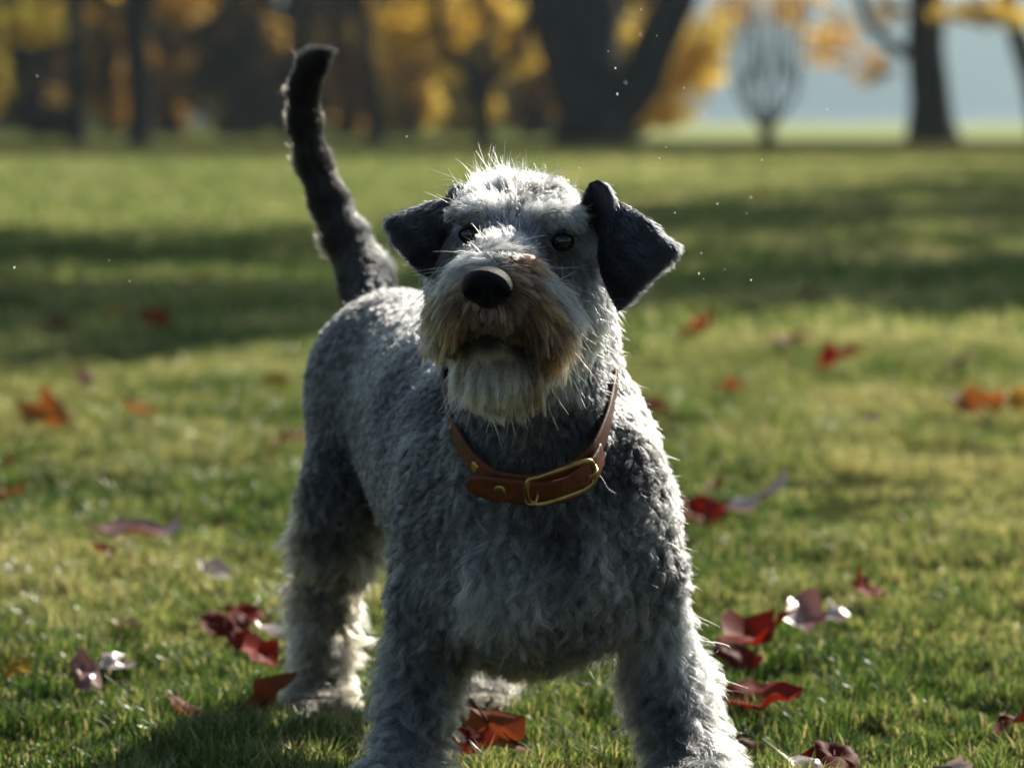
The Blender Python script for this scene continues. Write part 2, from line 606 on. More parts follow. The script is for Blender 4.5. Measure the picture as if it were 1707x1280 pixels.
BACK = [
    (-60, 88, 200, 6.5, OLV, 'olive bush cut by the left edge of the picture', 'autumn_shrub'),
    (60, 92, 190, 5.5, DUSK, 'very dark bush filling the left corner behind the thin trunk', 'autumn_shrub'),
    (180, 98, 130, 7.0, AMBER, 'amber tree showing between the two left trunks', 'autumn_tree'),
    (290, 96, 150, 7.5, RUST, 'rust brown tree just right of the two left trunks', 'autumn_tree'),
    (385, 93, 190, 6.5, DUSK, 'dusky brown tree left of the raised tail', 'autumn_tree'),
    (480, 95, 150, 7.0, DUSK, 'dusky brown tree directly behind the tail tip', 'autumn_tree'),
    (570, 97, 130, 7.0, RUST, 'dull orange tree between the tail tip and the slim leaning trunk', 'autumn_tree'),
    (690, 92, 170, 6.5, GOLD, 'bright amber tree right of the slim leaning trunk', 'autumn_tree'),
    (800, 99, 170, 7.5, GOLD, 'tall amber tree behind the small spreading tree', 'autumn_tree'),
    (905, 94, 110, 6.0, RUST, 'orange brown tree touching the left side of the massive trunk', 'autumn_tree'),
    (1070, 104, 130, 6.5, AMBER, 'amber tree seen through the fork of the massive trunk', 'autumn_tree'),
]
for i, (px, Y, wpx, top, pal, lab, nm) in enumerate(BACK):
    back_plant(px, Y, wpx, top, pal, lab, 40 + i, nm)
FARB = [(-40, 124, 'dark far tree beyond the left edge bush'), (110, 128, 'far tree closing the gap behind the thin left trunk'), (260, 122, 'far tree behind the rust brown tree'),
        (400, 126, 'far tree closing the gap left of the tail'), (540, 121, 'far tree closing the gap right of the tail'), (670, 127, 'far tree behind the bright amber tree'),
        (790, 123, 'far tree deep behind the small spreading tree'), (920, 129, 'far tree deep behind the massive trunk')]
for i, (px, Y, lab) in enumerate(FARB):
    back_plant(px, Y, 330, 10, [DUSK, RUST, OLV][i % 3], lab, 80 + i, 'wood_tree', cnt=6000, size=.24, group='far trees closing the wood')

# hanging branches of the big trees' crowns over the right gap
def cot_shadow(sx, sy, h):
    k = h / math.tan(SUN_EL)
    return sx + k * math.sin(SUN_AZ), sy + k * math.cos(SUN_AZ)


# neighbouring trees beside the meadow whose crowns throw the broad shade across it
def shade_tree(sx, sy, h, rad, seed, label, cnt=1150):
    x, y = cot_shadow(sx, sy, h)
    r = np.random.default_rng(seed)
    limbs = [([(0, 0, -.1), (.1, 0, h * .35), (0, .1, h * .8)], .32, .14, .5)]
    for k in range(9):
        a = r.uniform(0, 6.28)
        z = h * r.uniform(.4, .75)
        limbs.append(([(0, 0, z), (math.cos(a) * rad * .4, math.sin(a) * rad * .4, z + 1), (math.cos(a) * rad * .8, math.sin(a) * rad * .8, z + 1.8)], .10, .02, 0))
    bl = []
    for k in range(16):
        a = r.uniform(0, 6.28)
        d = rad * r.uniform(.1, .72)
        rd = rad * r.uniform(.34, .5)
        bl.append(((math.cos(a) * d, math.sin(a) * d, h + r.uniform(-.35, .4) * rad), (rd, rd, rd * .7), cnt // 16))
    return tree('shade_tree', (x, y, 0), limbs, bl, label, 'tree', 'tall trees standing right of the meadow', .26, AMBER, seed)


SHADE = [(-1.7, 10.4, 10.2, 2.4, 'slim crowned tree right of the meadow, nearest to the dog'), (2.0, 13.0, 10.0, 2.6, 'spreading tree right of the meadow, second from the dog'),
         (-2.6, 15.6, 14.5, 3.3, 'tall spreading tree right of the meadow, third from the dog'), (3.2, 20.5, 11.5, 4.2, 'broad crowned tree right of the meadow, fourth from the dog'),
         (4.2, 29, 11.5, 3.6, 'spreading tree right of the meadow, fifth from the dog'), (6.0, 38, 12, 4.0, 'spreading tree right of the meadow, farthest from the dog')]
for i, (sx, sy, h, rad, lab) in enumerate(SHADE):
    shade_tree(sx, sy, h, rad, 120 + i, lab)

# ------------------------------------------------------------------ grass
def grass_mesh(name, y0, y1, wfun, count, hmin, hmax, wid, seed):
    r = np.random.default_rng(seed)
    n = int(count * GRASS)
    # more blades near the lens
    u = r.random(n)
    y = y0 * (y1 / y0) ** u
    x = (r.random(n) * 2 - 1) * wfun(y)
    p = np.stack([x, y, np.zeros(n)], 1)
    tuft = np.clip((noise(p, 4, seed) * .35 + noise(p, 14, seed + 1) * .35 + noise(p, 38, seed + 2) * .3 - .5) * 2.6 + .5, 0, 1)
    keep = r.random(n) < np.clip(.36 + 1.1 * tuft, .1, 1)
    p, tuft = p[keep], tuft[keep]
    n = len(p)
    h = r.uniform(hmin, hmax, n) * (.22 + tuft ** 1.5 * 2.1) * (1 + .25 * (p[:, 1] / 12))
    az = r.uniform(0, 6.28, n)
    lean = r.uniform(.1, .8, n) * h
    d = np.stack([np.cos(az), np.sin(az), np.zeros(n)], 1)
    az2 = az + math.pi / 2 + r.normal(0, .5, n)
    s = np.stack([np.cos(az2), np.sin(az2), r.normal(0, .15, n)], 1) * (wid * r.uniform(.6, 1.3, n) * (1 + p[:, 1] / 14))[:, None]
    up = np.array((0, 0, 1.0))
    m1 = p + d * lean[:, None] * .35 + up * (h * .6)[:, None]
    tp = p + d * lean[:, None] + up * (h * r.uniform(.75, 1.0, n))[:, None]
    p = p - up * .003
    v = np.stack([p - s, p + s, m1 + s * .8, m1 - s * .8, tp], 1).reshape(-1, 3)
    b = np.arange(n) * 5
    quads = np.stack([b, b + 1, b + 2, b + 3], 1)
    tris = np.stack([b + 3, b + 2, b + 4, b + 4], 1)
    me = bpy.data.meshes.new(name)
    me.vertices.add(len(v))
    me.vertices.foreach_set('co', v.astype(np.float32).ravel())
    li = np.concatenate([quads.ravel(), tris[:, :3].ravel()]).astype(np.int32)
    me.loops.add(len(li))
    me.loops.foreach_set('vertex_index', li)
    me.polygons.add(2 * n)
    me.polygons.foreach_set('loop_start', np.concatenate([np.arange(n) * 4, 4 * n + np.arange(n) * 3]).astype(np.int32))
    me.update(calc_edges=True)
    me.validate()
    g1 = noise(p, 3.0, 21)
    g2 = noise(p, 16.0, 22)
    pal = np.array([(.022, .050, .011), (.052, .098, .022), (.105, .152, .040), (.19, .205, .078), (.38, .32, .18)])
    g0 = noise(p, 1.1, 25)
    k = np.clip((g1 * .45 + g2 * .35 + g0 * .45 + r.normal(0, .20, n)) * 5.4 - 1.25 + .3 * np.clip(p[:, 0], -1, 1.5), 0, 4)
    k = np.where(r.random(n) < .07 + .22 * np.clip((noise(p, 1.7, 27) - .55) * 4, 0, 1), 4, k)
    ki = k.astype(int)
    kn = np.minimum(ki + 1, 4)
    c = pal[ki] * (1 - (k - ki))[:, None] + pal[kn] * (k - ki)[:, None]
    c = c * r.uniform(.75, 1.3, (n, 1))
    ca = me.color_attributes.new('tint', 'FLOAT_COLOR', 'POINT')
    c5 = np.ones((n, 5, 4), np.float32)
    c5[:, :, :3] = c[:, None, :]
    ca.data.foreach_set('color', c5.ravel())
    o = bpy.data.objects.new(name, me)
    COL.objects.link(o)
    me.materials.append(grassm)
    o['kind'] = 'stuff'
    return o


grassm = tint_mat('grass_blade', rough=.30, transl=.5, spec=.5, tmul=(1.7, 1.8, 1.1))
grassf = tint_mat('grass_blade_far', rough=.42, transl=.58, spec=.25, tmul=(1.95, 2.05, 1.45))
g1 = grass_mesh('grass', 2.1, 9.5, lambda y: y * .22 + .75, 1250000, .009, .021, .00085, 31)
g2 = grass_mesh('grass', 9.0, 46, lambda y: y * .24 + .9, 420000, .012, .024, .0016, 32)
g2.data.materials[0] = grassf
g1['label'] = 'short damp lawn grass round the dog'
g2['label'] = 'meadow grass stretching away behind the dog'

# ------------------------------------------------------------------ fallen leaves
leaf_mats = tint_mat('fallen_leaf', rough=.6, transl=.35, spec=.10, tmul=(1.3, .8, .6))
leaf_shiny = tint_mat('fallen_leaf_shiny', rough=.28, transl=.2, spec=.7, tmul=(1.1, .9, .8))
LC = {'red': ((.36, .020, .014), (.20, .03, .015)), 'dark': ((.13, .012, .010), (.20, .03, .018)), 'pale': ((.70, .58, .52), (.6, .45, .40)), 'pink': ((.34, .14, .12), (.42, .22, .18)),  # pale: light undersides, with some white sheen put into the colour
      'orange': ((.42, .20, .04), (.32, .14, .04)), 'yellow': ((.58, .38, .05), (.5, .32, .04)), 'brown': ((.15, .07, .035), (.2, .10, .05)), 'rust': ((.30, .09, .03), (.24, .07, .03))}


def leaf_shape(kind, size, col, seed):
    """a lobed, curled leaf blade with its stalk"""
    r = np.random.default_rng(seed)
    if kind == 'maple':
        tips = [(-90, .42), (-60, .52), (-35, .64), (-12, .52), (12, .78), (32, .62), (62, .88), (76, .74), (90, 1.0), (104, .74), (118, .88), (148, .62), (168, .78), (192, .52), (215, .64), (240, .52)]
    else:
        tips = [(-90, .55), (-50, .50), (-10, .52), (25, .62), (55, .70), (78, .90), (90, 1.05), (102, .80), (125, .70), (155, .62), (190, .50), (230, .46)]
    tips = [(a + r.normal(0, 8), l * r.uniform(.68, 1.2)) for a, l in tips]
    M_ = 6
    vs = [(0, 0, 0)]
    for ring in range(1, M_ + 1):
        t = ring / M_
        for a, l in tips:
            x, y = math.cos(R(a)) * l * t, math.sin(R(a)) * l * t
            vs.append((x, y, 0))
    k = len(tips)
    fs = [(0, 1 + j, 1 + (j + 1) % k) for j in range(k)]
    for ring in range(M_ - 1):
        for j in range(k):
            a, b = 1 + ring * k + j, 1 + ring * k + (j + 1) % k
            fs.append((a, a + k, b + k, b))
    v = np.array(vs)
    # curl: roll across and along, with crumples
    c1, c2 = r.uniform(.8, 2.8) * r.choice([1, 1, -.5]), r.uniform(-.8, 1.8)
    x, y = v[:, 0].copy(), v[:, 1].copy()
    z = .30 * c1 * x * x + .22 * c2 * (y - .3) ** 2 + .12 * np.sin(x * 6 + seed) * np.cos(y * 6 + seed * 2) + .05 * np.sin(11 * x * y + seed)
    v[:, 0] = x * (1 - .18 * abs(c1) * np.abs(x))
    v[:, 2] = z
    v *= size * .55
    top, side = np.array(col[0]), np.array(col[1])
    w_ = noise(v, 60, seed)[:, None]
    c = top * (1 - w_) + side * w_
    # stalk
    st = spline_np([(0, 0, 0), (0, -.25 * size, .03 * size), (.05 * size, -.5 * size, .10 * size)], 7)
    sv, sf = gtube(st, np.linspace(.0014, .0009, 7), 5)
    return v, fs, c, sv, sf


def leaf(px, py, spx, col, label, kind='maple', tilt=None, seed=0):
    g = G(px, py)
    g = np.array((0, 0, CAM_H)) + (g - np.array((0, 0, CAM_H))) * (CAM_H - .028 - .0012 * g[1]) / CAM_H
    size = (1.75 if py > 900 else 2.1) * spx * g[1] / F
    v, fs, c, sv, sf = leaf_shape(kind, size, LC[col], seed)
    v2 = np.concatenate([v, np.array(sv)])
    f2 = list(fs) + [tuple(a + len(v) for a in q) for q in sf]
    c2 = np.concatenate([c, np.tile(np.array(LC[col][1]) * .6, (len(sv), 1))])
    r = np.random.default_rng(seed + 500)
    o = link_mesh('fallen_leaf', v2, f2, leaf_shiny if col in ('pale', 'pink') else leaf_mats, None, True, c2)
    tx, ty = tilt or (r.uniform(-.2, .9), r.uniform(-.5, .5))

    o.rotation_euler = (Vector((0, 0, 1)).rotation_difference(Vector((ty, -abs(tx), 1)))).to_matrix().to_euler()
    o.rotation_euler.rotate_axis('Z', r.uniform(0, 6.28))
    bpy.context.view_layer.update()
    zmin = min((o.matrix_world.to_3x3() @ Vector(q)).z for q in v2[::3])
    o.location = (g[0], g[1], max(.016, -zmin * .75 + .012) + size * .06 + .0014 * g[1])
    tag(o, label, 'leaf', 'fallen autumn leaves')
    return o


LEAVES = [
    (1252, 1068, 135, 'red', 'largest red leaf, curled up on the grass right of the dog\'s front leg', 'maple'),
    (1215, 1085, 70, 'dark', 'dark maroon leaf leaning on the left end of the largest red leaf', 'oval'),
    (1258, 1165, 115, 'red', 'bright red leaf lying just below the largest curled red leaf', 'maple'),
    (1390, 1258, 85, 'dark', 'maroon leaf at the bottom edge, right of the dog', 'maple'),
    (1335, 1268, 90, 'pale', 'pale curved leaf overlapping a maroon leaf at the bottom edge', 'oval'),
    (1587, 1262, 45, 'pale', 'small pale upright leaf at the bottom right edge', 'oval'),
    (1395, 1012, 55, 'pale', 'pale tip leaf beside a long pinkish leaf', 'oval'),
    (1345, 1022, 85, 'pink', 'long pinkish leaf behind the largest red leaf', 'oval'),
    (1440, 980, 62, 'red', 'small deep red leaf standing alone behind the pinkish leaf', 'maple'),
    (1160, 862, 70, 'red', 'dull red leaf beside the dog\'s shoulder', 'maple'),
    (1228, 855, 78, 'pale', 'leaf with a glaring white sheen next to the dull red leaf', 'maple'),
    (1200, 855, 50, 'dark', 'dark leaf between the dull red leaf and the white shining leaf', 'oval'),
    (1407, 602, 52, 'red', 'round red leaf out on the meadow, brightest of the far ones', 'maple'),
    (1312, 570, 46, 'rust', 'rust red leaf left of the brightest far red leaf', 'maple'),
    (1170, 553, 40, 'red', 'far dark red leaf nearest the dog\'s right-hand ear', 'maple'),
    (1590, 610, 48, 'brown', 'dark brown leaf out on the right meadow', 'maple'),
    (1605, 674, 44, 'orange', 'orange leaf, left end of the orange trio at right', 'maple'),
    (1643, 681, 52, 'orange', 'orange leaf, middle of the orange trio at right', 'maple'),
    (1690, 673, 42, 'yellow', 'yellow orange leaf, right end of the orange trio', 'maple'),
    (1078, 680, 48, 'red', 'red leaf close behind the dog\'s neck on the right', 'maple'),
    (1692, 1195, 75, 'dark', 'dark maroon leaf cut by the right edge', 'maple'),
    (1192, 806, 38, 'rust', 'small rusty leaf behind the white shining leaf', 'oval'),
    (1455, 695, 26, 'pink', 'small pale gleaming leaf on the right meadow', 'oval'),
    (252, 890, 105, 'pink', 'pinkish leaf with a bright sheen left of the hind leg', 'oval'),
    (175, 912, 48, 'dark', 'small dark red leaf beside the pinkish shining leaf', 'maple'),
    (366, 952, 52, 'pale', 'round pale leaf alone between two pinkish leaves', 'oval'),
    (212, 1032, 48, 'pink', 'small folded pinkish brown leaf on the left lawn', 'oval'),
    (416, 1020, 58, 'red', 'vivid red leaf close to the hind leg', 'maple'),
    (362, 1040, 80, 'dark', 'maroon leaf leaning on the vivid red leaf by the hind leg', 'oval'),
    (392, 1040, 52, 'dark', 'dark curled leaf under the vivid red leaf', 'maple'),
    (450, 1040, 52, 'pale', 'white shining leaf touching the hind leg', 'oval'),
    (432, 1092, 80, 'red', 'scarlet leaf below the vivid red one by the hind leg', 'maple'),
    (445, 1168, 75, 'rust', 'rust red leaf next to the hind foot', 'oval'),
    (302, 1165, 62, 'rust', 'brownish leaf on the lower left lawn', 'oval'),
    (140, 1120, 62, 'pink', 'brown end leaf of the pale pair at lower left', 'oval'),
    (190, 1097, 70, 'pale', 'long pale shining leaf on the lower left lawn', 'oval'),
    (27, 1103, 45, 'yellow', 'yellow leaf near the lower left edge', 'maple'),
    (10, 766, 36, 'red', 'red leaf cut by the left edge', 'maple'),
    (8, 822, 40, 'orange', 'orange leaf cut by the left edge below the red one', 'oval'),
    (87, 700, 72, 'orange', 'tan orange leaf on the left meadow', 'maple'),
    (238, 685, 48, 'orange', 'dull orange leaf right of the tan orange one', 'maple'),
    (488, 726, 44, 'rust', 'rusty leaf touching the back of the dog\'s thigh', 'maple'),
    (248, 536, 42, 'rust', 'red brown leaf in the shade of the left meadow', 'maple'),
    (336, 467, 38, 'orange', 'clear orange leaf in the far shade left of the tail', 'maple'),
    (86, 542, 36, 'brown', 'dark brown leaf in the shade at left', 'maple'),
    (142, 632, 42, 'dark', 'maroon leaf in the left shade above the tan orange one', 'maple'),
    (187, 517, 30, 'yellow', 'small yellow leaf in the left shade', 'maple'),
    (455, 632, 36, 'yellow', 'small yellowish leaf behind the dog\'s thigh', 'maple'),
    (815, 1212, 95, 'rust', 'rust red leaf between the dog\'s front legs', 'maple'),
    (778, 1228, 60, 'dark', 'dark leaf under the rust red one between the front legs', 'oval'),
    (1240, 1240, 60, 'brown', 'brown leaf beside the dog\'s front foot', 'oval'),
    (1225, 640, 36, 'rust', 'faint rusty leaf on the meadow right of the collar', 'oval'),
    (1270, 327, 16, 'orange', 'tiny orange leaf far out in the shade right of the dog\'s head', 'maple'),
    (1530, 470, 26, 'brown', 'small brown leaf far out on the right meadow', 'maple'),
    (1345, 497, 26, 'brown', 'small brown leaf above the rust red leaf on the meadow', 'maple'),
]
for i, (px, py, s, c, lab, kd_) in enumerate(LEAVES):
    leaf(px, py, s, c, lab, 'oval' if i % 3 == 1 else kd_, seed=200 + i)

# ------------------------------------------------------------------ specks drifting in the light
speck_m = simple_mat('pale_speck', (.9, .9, .86), rough=.2)
tr_ = N(speck_m.node_tree, 'ShaderNodeBsdfTranslucent')
tr_.inputs['Color'].default_value = (.95, .95, .9, 1)
speck_m.node_tree.links.new(tr_.outputs[0], speck_m.node_tree.nodes['Material Output'].inputs['Surface'])
SPECKS = [(1068, 58, 3.0), (1095, 60, 3.05), (1026, 114, 3.1), (1043, 138, 3.0), (1029, 157, 3.1), (1140, 147, 3.0), (1173, 189, 3.05), (1379, 183, 3.1), (1099, 264, 3.0), (1270, 267, 3.1),
          (1069, 16, 3.0), (1014, 86, 3.15), (1252, 329, 3.0), (1125, 355, 3.1), (1169, 422, 3.0), (1165, 456, 3.1), (1173, 465, 3.0), (1208, 449, 3.1), (1252, 467, 3.0), (1119, 560, 3.1),
          (678, 228, 3.0), (62, 127, 3.1), (24, 446, 3.0), (182, 434, 3.1), (216, 469, 3.0), (1411, 440, 3.1), (1245, 356, 3.05), (1196, 340, 3.0), (966, 280, 3.0), (1110, 245, 3.1)]
for i, (px, py, Y) in enumerate(SPECKS):
    r = random.uniform(.00035, .0010)
    Y = random.choice([2.75, 2.9, 3.0, 3.1, 3.3, 3.6])
    vs, fs = [], []
    for a in range(5):
        th = math.pi * a / 4
        for b in range(6):
            ph = 6.283 * b / 6
            k = 1 + random.uniform(-.2, .2)
            vs.append((r * k * math.sin(th) * math.cos(ph), r * k * math.sin(th) * math.sin(ph), r * k * 1.2 * math.cos(th)))
    for a in range(4):
        for b in range(6):
            fs.append((a * 6 + b, (a + 1) * 6 + b, (a + 1) * 6 + (b + 1) % 6, a * 6 + (b + 1) % 6))
    o = link_mesh('dust_speck', vs, fs, speck_m)
    o.location = P(px, py, Y)
    tag(o, 'tiny pale speck drifting in the sunlit air round the dog', 'speck', 'specks drifting in the air')

# ------------------------------------------------------------------ haze
HAZE = 0.00036
if HAZE:
    hm_ = bpy.data.materials.new('haze')
    hm_.use_nodes = True
    ht = hm_.node_tree
    ht.nodes.clear()
    ho = N(ht, 'ShaderNodeOutputMaterial')
    hvn = N(ht, 'ShaderNodeVolumePrincipled')
    hvn.inputs['Color'].default_value = (.62, .83, .95, 1)
    hvn.inputs['Density'].default_value = HAZE
    hvn.inputs['Anisotropy'].default_value = .35
    ht.links.new(hvn.outputs[0], ho.inputs['Volume'])
    x0, x1, y0, y1, z0, z1 = -2000, 2000, -40, 3600, -1.4, 330
    vs = [(x, y, z) for x in (x0, x1) for y in (y0, y1) for z in (z0, z1)]
    fs = [(0, 1, 3, 2), (4, 6, 7, 5), (0, 4, 5, 1), (2, 3, 7, 6), (0, 2, 6, 4), (1, 5, 7, 3)]
    hz_o = link_mesh('haze', vs, fs, hm_, smooth=False)
    hz_o['kind'] = 'stuff'
    hz_o['label'] = 'thin blue autumn haze'

# ================================================================== THE DOG
# ---- the body as one smooth implicit surface
GRID = 0.005
LO = np.array((-0.34, 2.74, -0.03))
HI = np.array((0.32, 3.86, 0.68))
NX, NY, NZ = (np.ceil((HI - LO) / GRID).astype(int) + 1)
gx = LO[0] + np.arange(NX) * GRID
gy = LO[1] + np.arange(NY) * GRID
gz = LO[2] + np.arange(NZ) * GRID
FIELD = np.full((NX, NY, NZ), 0.2, np.float32)


def _sub(lo, hi):
    i0 = np.clip(((lo - LO) / GRID).astype(int), 0, [NX, NY, NZ])
    i1 = np.clip(((hi - LO) / GRID).astype(int) + 2, 0, [NX, NY, NZ])
    return tuple(slice(a, b) for a, b in zip(i0, i1))


def _blend(s, d, k):
    cur = FIELD[s]
    h = np.clip(0.5 + 0.5 * (cur - d) / k, 0, 1)
    FIELD[s] = cur * (1 - h) + d * h - k * h * (1 - h)


def cone(p, r0, q, r1, k=0.02):
    """tapered capsule between two (px,py,Y) points; radii in pixels at their own depth"""
    a, b = P(*p), P(*q)
    ra, rb = r0 * p[2] / F, r1 * q[2] / F
    m = max(ra, rb) + 0.05
    s = _sub(np.minimum(a, b) - m, np.maximum(a, b) + m)
    X, Y, Z = np.meshgrid(gx[s[0]], gy[s[1]], gz[s[2]], indexing='ij', sparse=True)
    ab = b - a
    t = np.clip(((X - a[0]) * ab[0] + (Y - a[1]) * ab[1] + (Z - a[2]) * ab[2]) / ab.dot(ab), 0, 1)
    d = np.sqrt((X - a[0] - t * ab[0]) ** 2 + (Y - a[1] - t * ab[1]) ** 2 + (Z - a[2] - t * ab[2]) ** 2) - (ra + (rb - ra) * t)
    _blend(s, d.astype(np.float32), k)


def blob(c, rx, ry, rz, k=0.02, yaw=0.0, sub=False):
    """ellipsoid at (px,py,Y): rx, rz in pixels across and up, ry in pixels of depth; yaw turns it about z"""
    o = P(*c)
    r = np.array((rx, ry, rz)) * c[2] / F
    m = r.max() + 0.05
    s = _sub(o - m, o + m)
    X, Y, Z = np.meshgrid(gx[s[0]] - o[0], gy[s[1]] - o[1], gz[s[2]] - o[2], indexing='ij', sparse=True)
    cy, sy = math.cos(yaw), math.sin(yaw)
    U = X * cy + Y * sy
    W = -X * sy + Y * cy
    q = np.sqrt((U / r[0]) ** 2 + (W / r[1]) ** 2 + (Z / r[2]) ** 2)
    q2 = np.sqrt((U / r[0] ** 2) ** 2 + (W / r[1] ** 2) ** 2 + (Z / r[2] ** 2) ** 2)
    d = (q * (q - 1) / np.maximum(q2, 1e-6)).astype(np.float32)
    if sub:
        cur = FIELD[s]
        h = np.clip(0.5 - 0.5 * (cur + d) / k, 0, 1)
        FIELD[s] = cur * (1 - h) - d * h + k * h * (1 - h)
    else:
        _blend(s, d, k)


YAW = R(15)
# trunk
blob((880, 905, 3.13), 190, 230, 195, .03, YAW)                 # chest
blob((800, 790, 3.27), 165, 300, 190, .03, YAW)                 # rib cage
cone((800, 760, 3.22), 150, (690, 700, 3.46), 130, .04)         # back and belly
cone((740, 640, 3.28), 100, (670, 590, 3.52), 98, .04)          # topline
blob((650, 650, 3.50), 128, 150, 150, .03, YAW)                 # croup
# neck
cone((872, 520, 3.06), 112, (886, 790, 3.09), 138, .03)
cone((870, 540, 3.12), 110, (860, 720, 3.24), 130, .03)
cone((905, 510, 3.12), 108, (915, 700, 3.18), 126, .03)
# shoulders
blob((748, 850, 3.15), 80, 130, 160, .03)
blob((1030, 850, 3.12), 72, 120, 170, .03)
cone((1000, 700, 3.16), 60, (1062, 960, 3.10), 56, .03)
cone((765, 700, 3.18), 66, (732, 980, 3.13), 58, .03)
# front legs
cone((730, 980, 3.12), 56, (700, 1120, 3.13), 41, .02)
cone((700, 1120, 3.13), 40, (674, 1300, 3.05), 32, .015)
cone((668, 1300, 3.05), 42, (664, 1345, 2.99), 46, .012)
for dx in (-22, 0, 22):
    cone((664 + dx, 1350, 3.0), 22, (662 + dx * 1.2, 1366, 2.955), 18, .006)
cone((1062, 960, 3.10), 56, (1098, 1110, 3.11), 40, .02)
cone((1098, 1110, 3.11), 40, (1148, 1300, 3.04), 33, .015)
cone((1148, 1300, 3.04), 41, (1156, 1345, 2.98), 45, .012)
for dx in (-22, 0, 22):
    cone((1157 + dx, 1350, 2.99), 22, (1160 + dx * 1.2, 1364, 2.945), 18, .006)
# hind leg, picture left: thigh, shank, hock, pastern, paw
cone((620, 640, 3.50), 95, (580, 800, 3.44), 66, .03)
cone((580, 800, 3.44), 64, (556, 905, 3.46), 44, .025)
cone((556, 905, 3.46), 42, (538, 1000, 3.53), 29, .02)
cone((540, 1000, 3.53), 28, (534, 1150, 3.48), 24, .015)
cone((534, 1150, 3.48), 27, (532, 1205, 3.42), 36, .012)
for dx in (-18, 0, 18):
    cone((532 + dx, 1205, 3.42), 19, (531 + dx * 1.2, 1213, 3.375), 17, .006)
# far hind leg
cone((720, 720, 3.56), 85, (770, 860, 3.54), 62, .03)
cone((770, 860, 3.54), 58, (800, 985, 3.60), 38, .02)
cone((800, 985, 3.60), 36, (806, 1120, 3.56), 30, .015)
cone((806, 1120, 3.56), 32, (806, 1170, 3.50), 34, .012)
for dx in (-16, 0, 16):
    cone((806 + dx, 1172, 3.50), 18, (804 + dx * 1.2, 1178, 3.46), 16, .006)
# tail
TAIL = [(625, 520, 3.60, 46), (608, 462, 3.645, 42), (578, 400, 3.665, 33), (548, 335, 3.68, 29), (522, 270, 3.69, 26), (507, 205, 3.695, 24),
        (506, 150, 3.69, 23), (520, 108, 3.68, 21), (545, 84, 3.67, 13)]
for a, b in zip(TAIL, TAIL[1:]):
    cone(a[:3], a[3] * .86, b[:3], b[3] * .86, .012)
# head
blob((874, 400, 3.05), 118, 150, 98, .02)                       # skull
blob((792, 356, 2.985), 42, 36, 18, .012)                       # brows
blob((925, 362, 2.980), 50, 36, 18, .012)
cone((858, 425, 3.00), 64, (826, 468, 2.905), 46, .02)          # bridge of the muzzle
blob((834, 506, 2.93), 86, 100, 70, .02)                        # muzzle
blob((780, 530, 2.925), 50, 70, 52, .015)                       # flews
blob((886, 540, 2.93), 52, 75, 58, .015)
cone((870, 560, 3.02), 88, (838, 590, 2.94), 56, .015)          # jaw
blob((832, 612, 2.925), 72, 55, 44, .012)                        # chin
blob((955, 490, 3.03), 62, 90, 95, .02)                         # cheeks
blob((772, 470, 3.05), 55, 90, 90, .02)
cone((995, 335, 3.03), 19, (1000, 400, 3.02), 22, .01)          # roots of the ears
cone((760, 345, 3.06), 17, (752, 400, 3.05), 22, .01)
blob((783, 391, 2.945), 25, 28, 19, .008, sub=True)             # eye sockets
blob((938, 403, 2.94), 27, 28, 19, .008, sub=True)
blob((812, 562, 2.878), 40, 40, 8, .008, sub=True)
blob((768, 573, 2.888), 34, 40, 8, .008, sub=True)
blob((872, 578, 2.888), 44, 44, 9, .008, sub=True)              # mouth


def surface_nets(F3, lo, h):
    nx, ny, nz = F3.shape
    ins = F3 < 0
    c = np.zeros((nx - 1, ny - 1, nz - 1), np.int8)
    for i in (0, 1):
        for j in (0, 1):
            for k in (0, 1):
                c += ins[i:nx - 1 + i, j:ny - 1 + j, k:nz - 1 + k]
    cells = np.argwhere((c > 0) & (c < 8))
    idx = -np.ones(c.shape, np.int64)
    idx[tuple(cells.T)] = np.arange(len(cells))
    acc = np.zeros((len(cells), 3))
    cnt = np.zeros(len(cells))
    corners = [(i, j, k) for i in (0, 1) for j in (0, 1) for k in (0, 1)]
    for a in corners:
        for ax in range(3):
            if a[ax]:
                continue
            b = list(a)
            b[ax] = 1
            fa = F3[tuple((cells + a).T)]
            fb = F3[tuple((cells + b).T)]
            cr = (fa < 0) != (fb < 0)
            t = np.where(cr, fa / np.where(cr, fa - fb, 1), 0)
            p = np.array(a, float)[None, :] + t[:, None] * (np.array(b) - np.array(a))[None, :]
            acc += p * cr[:, None]
            cnt += cr
    v = (cells + acc / cnt[:, None]) * h + lo
    quads = []
    for ax in range(3):
        o = [0, 0, 0]
        o[ax] = 1
        A = ins[:nx - o[0], :ny - o[1], :nz - o[2]]
        B = ins[o[0]:, o[1]:, o[2]:]
        e = np.argwhere(A != B)
        u, w_ = [(1, 2), (2, 0), (0, 1)][ax]
        e = e[(e[:, u] > 0) & (e[:, w_] > 0)]
        e = e[(e[:, u] < F3.shape[u] - 1) & (e[:, w_] < F3.shape[w_] - 1)]
        du = np.zeros(3, int); du[u] = 1
        dw = np.zeros(3, int); dw[w_] = 1
        q = np.stack([idx[tuple((e - du - dw).T)], idx[tuple((e - dw).T)], idx[tuple(e.T)], idx[tuple((e - du).T)]], 1)
        flip = ~A[tuple(e.T)]
        q[flip] = q[flip][:, ::-1]
        quads.append(q)
    return v, np.concatenate(quads)


def blur(F3):
    for ax in range(3):
        F3 = (np.roll(F3, 1, ax) + 2 * F3 + np.roll(F3, -1, ax)) / 4
    return F3


FIELD = blur(FIELD)
FIELD[:, :, :int(round((0.0 - LO[2]) / GRID))] = np.maximum(FIELD[:, :, :int(round((0.0 - LO[2]) / GRID))], 0.004)
bv, bq = surface_nets(FIELD, LO, GRID)


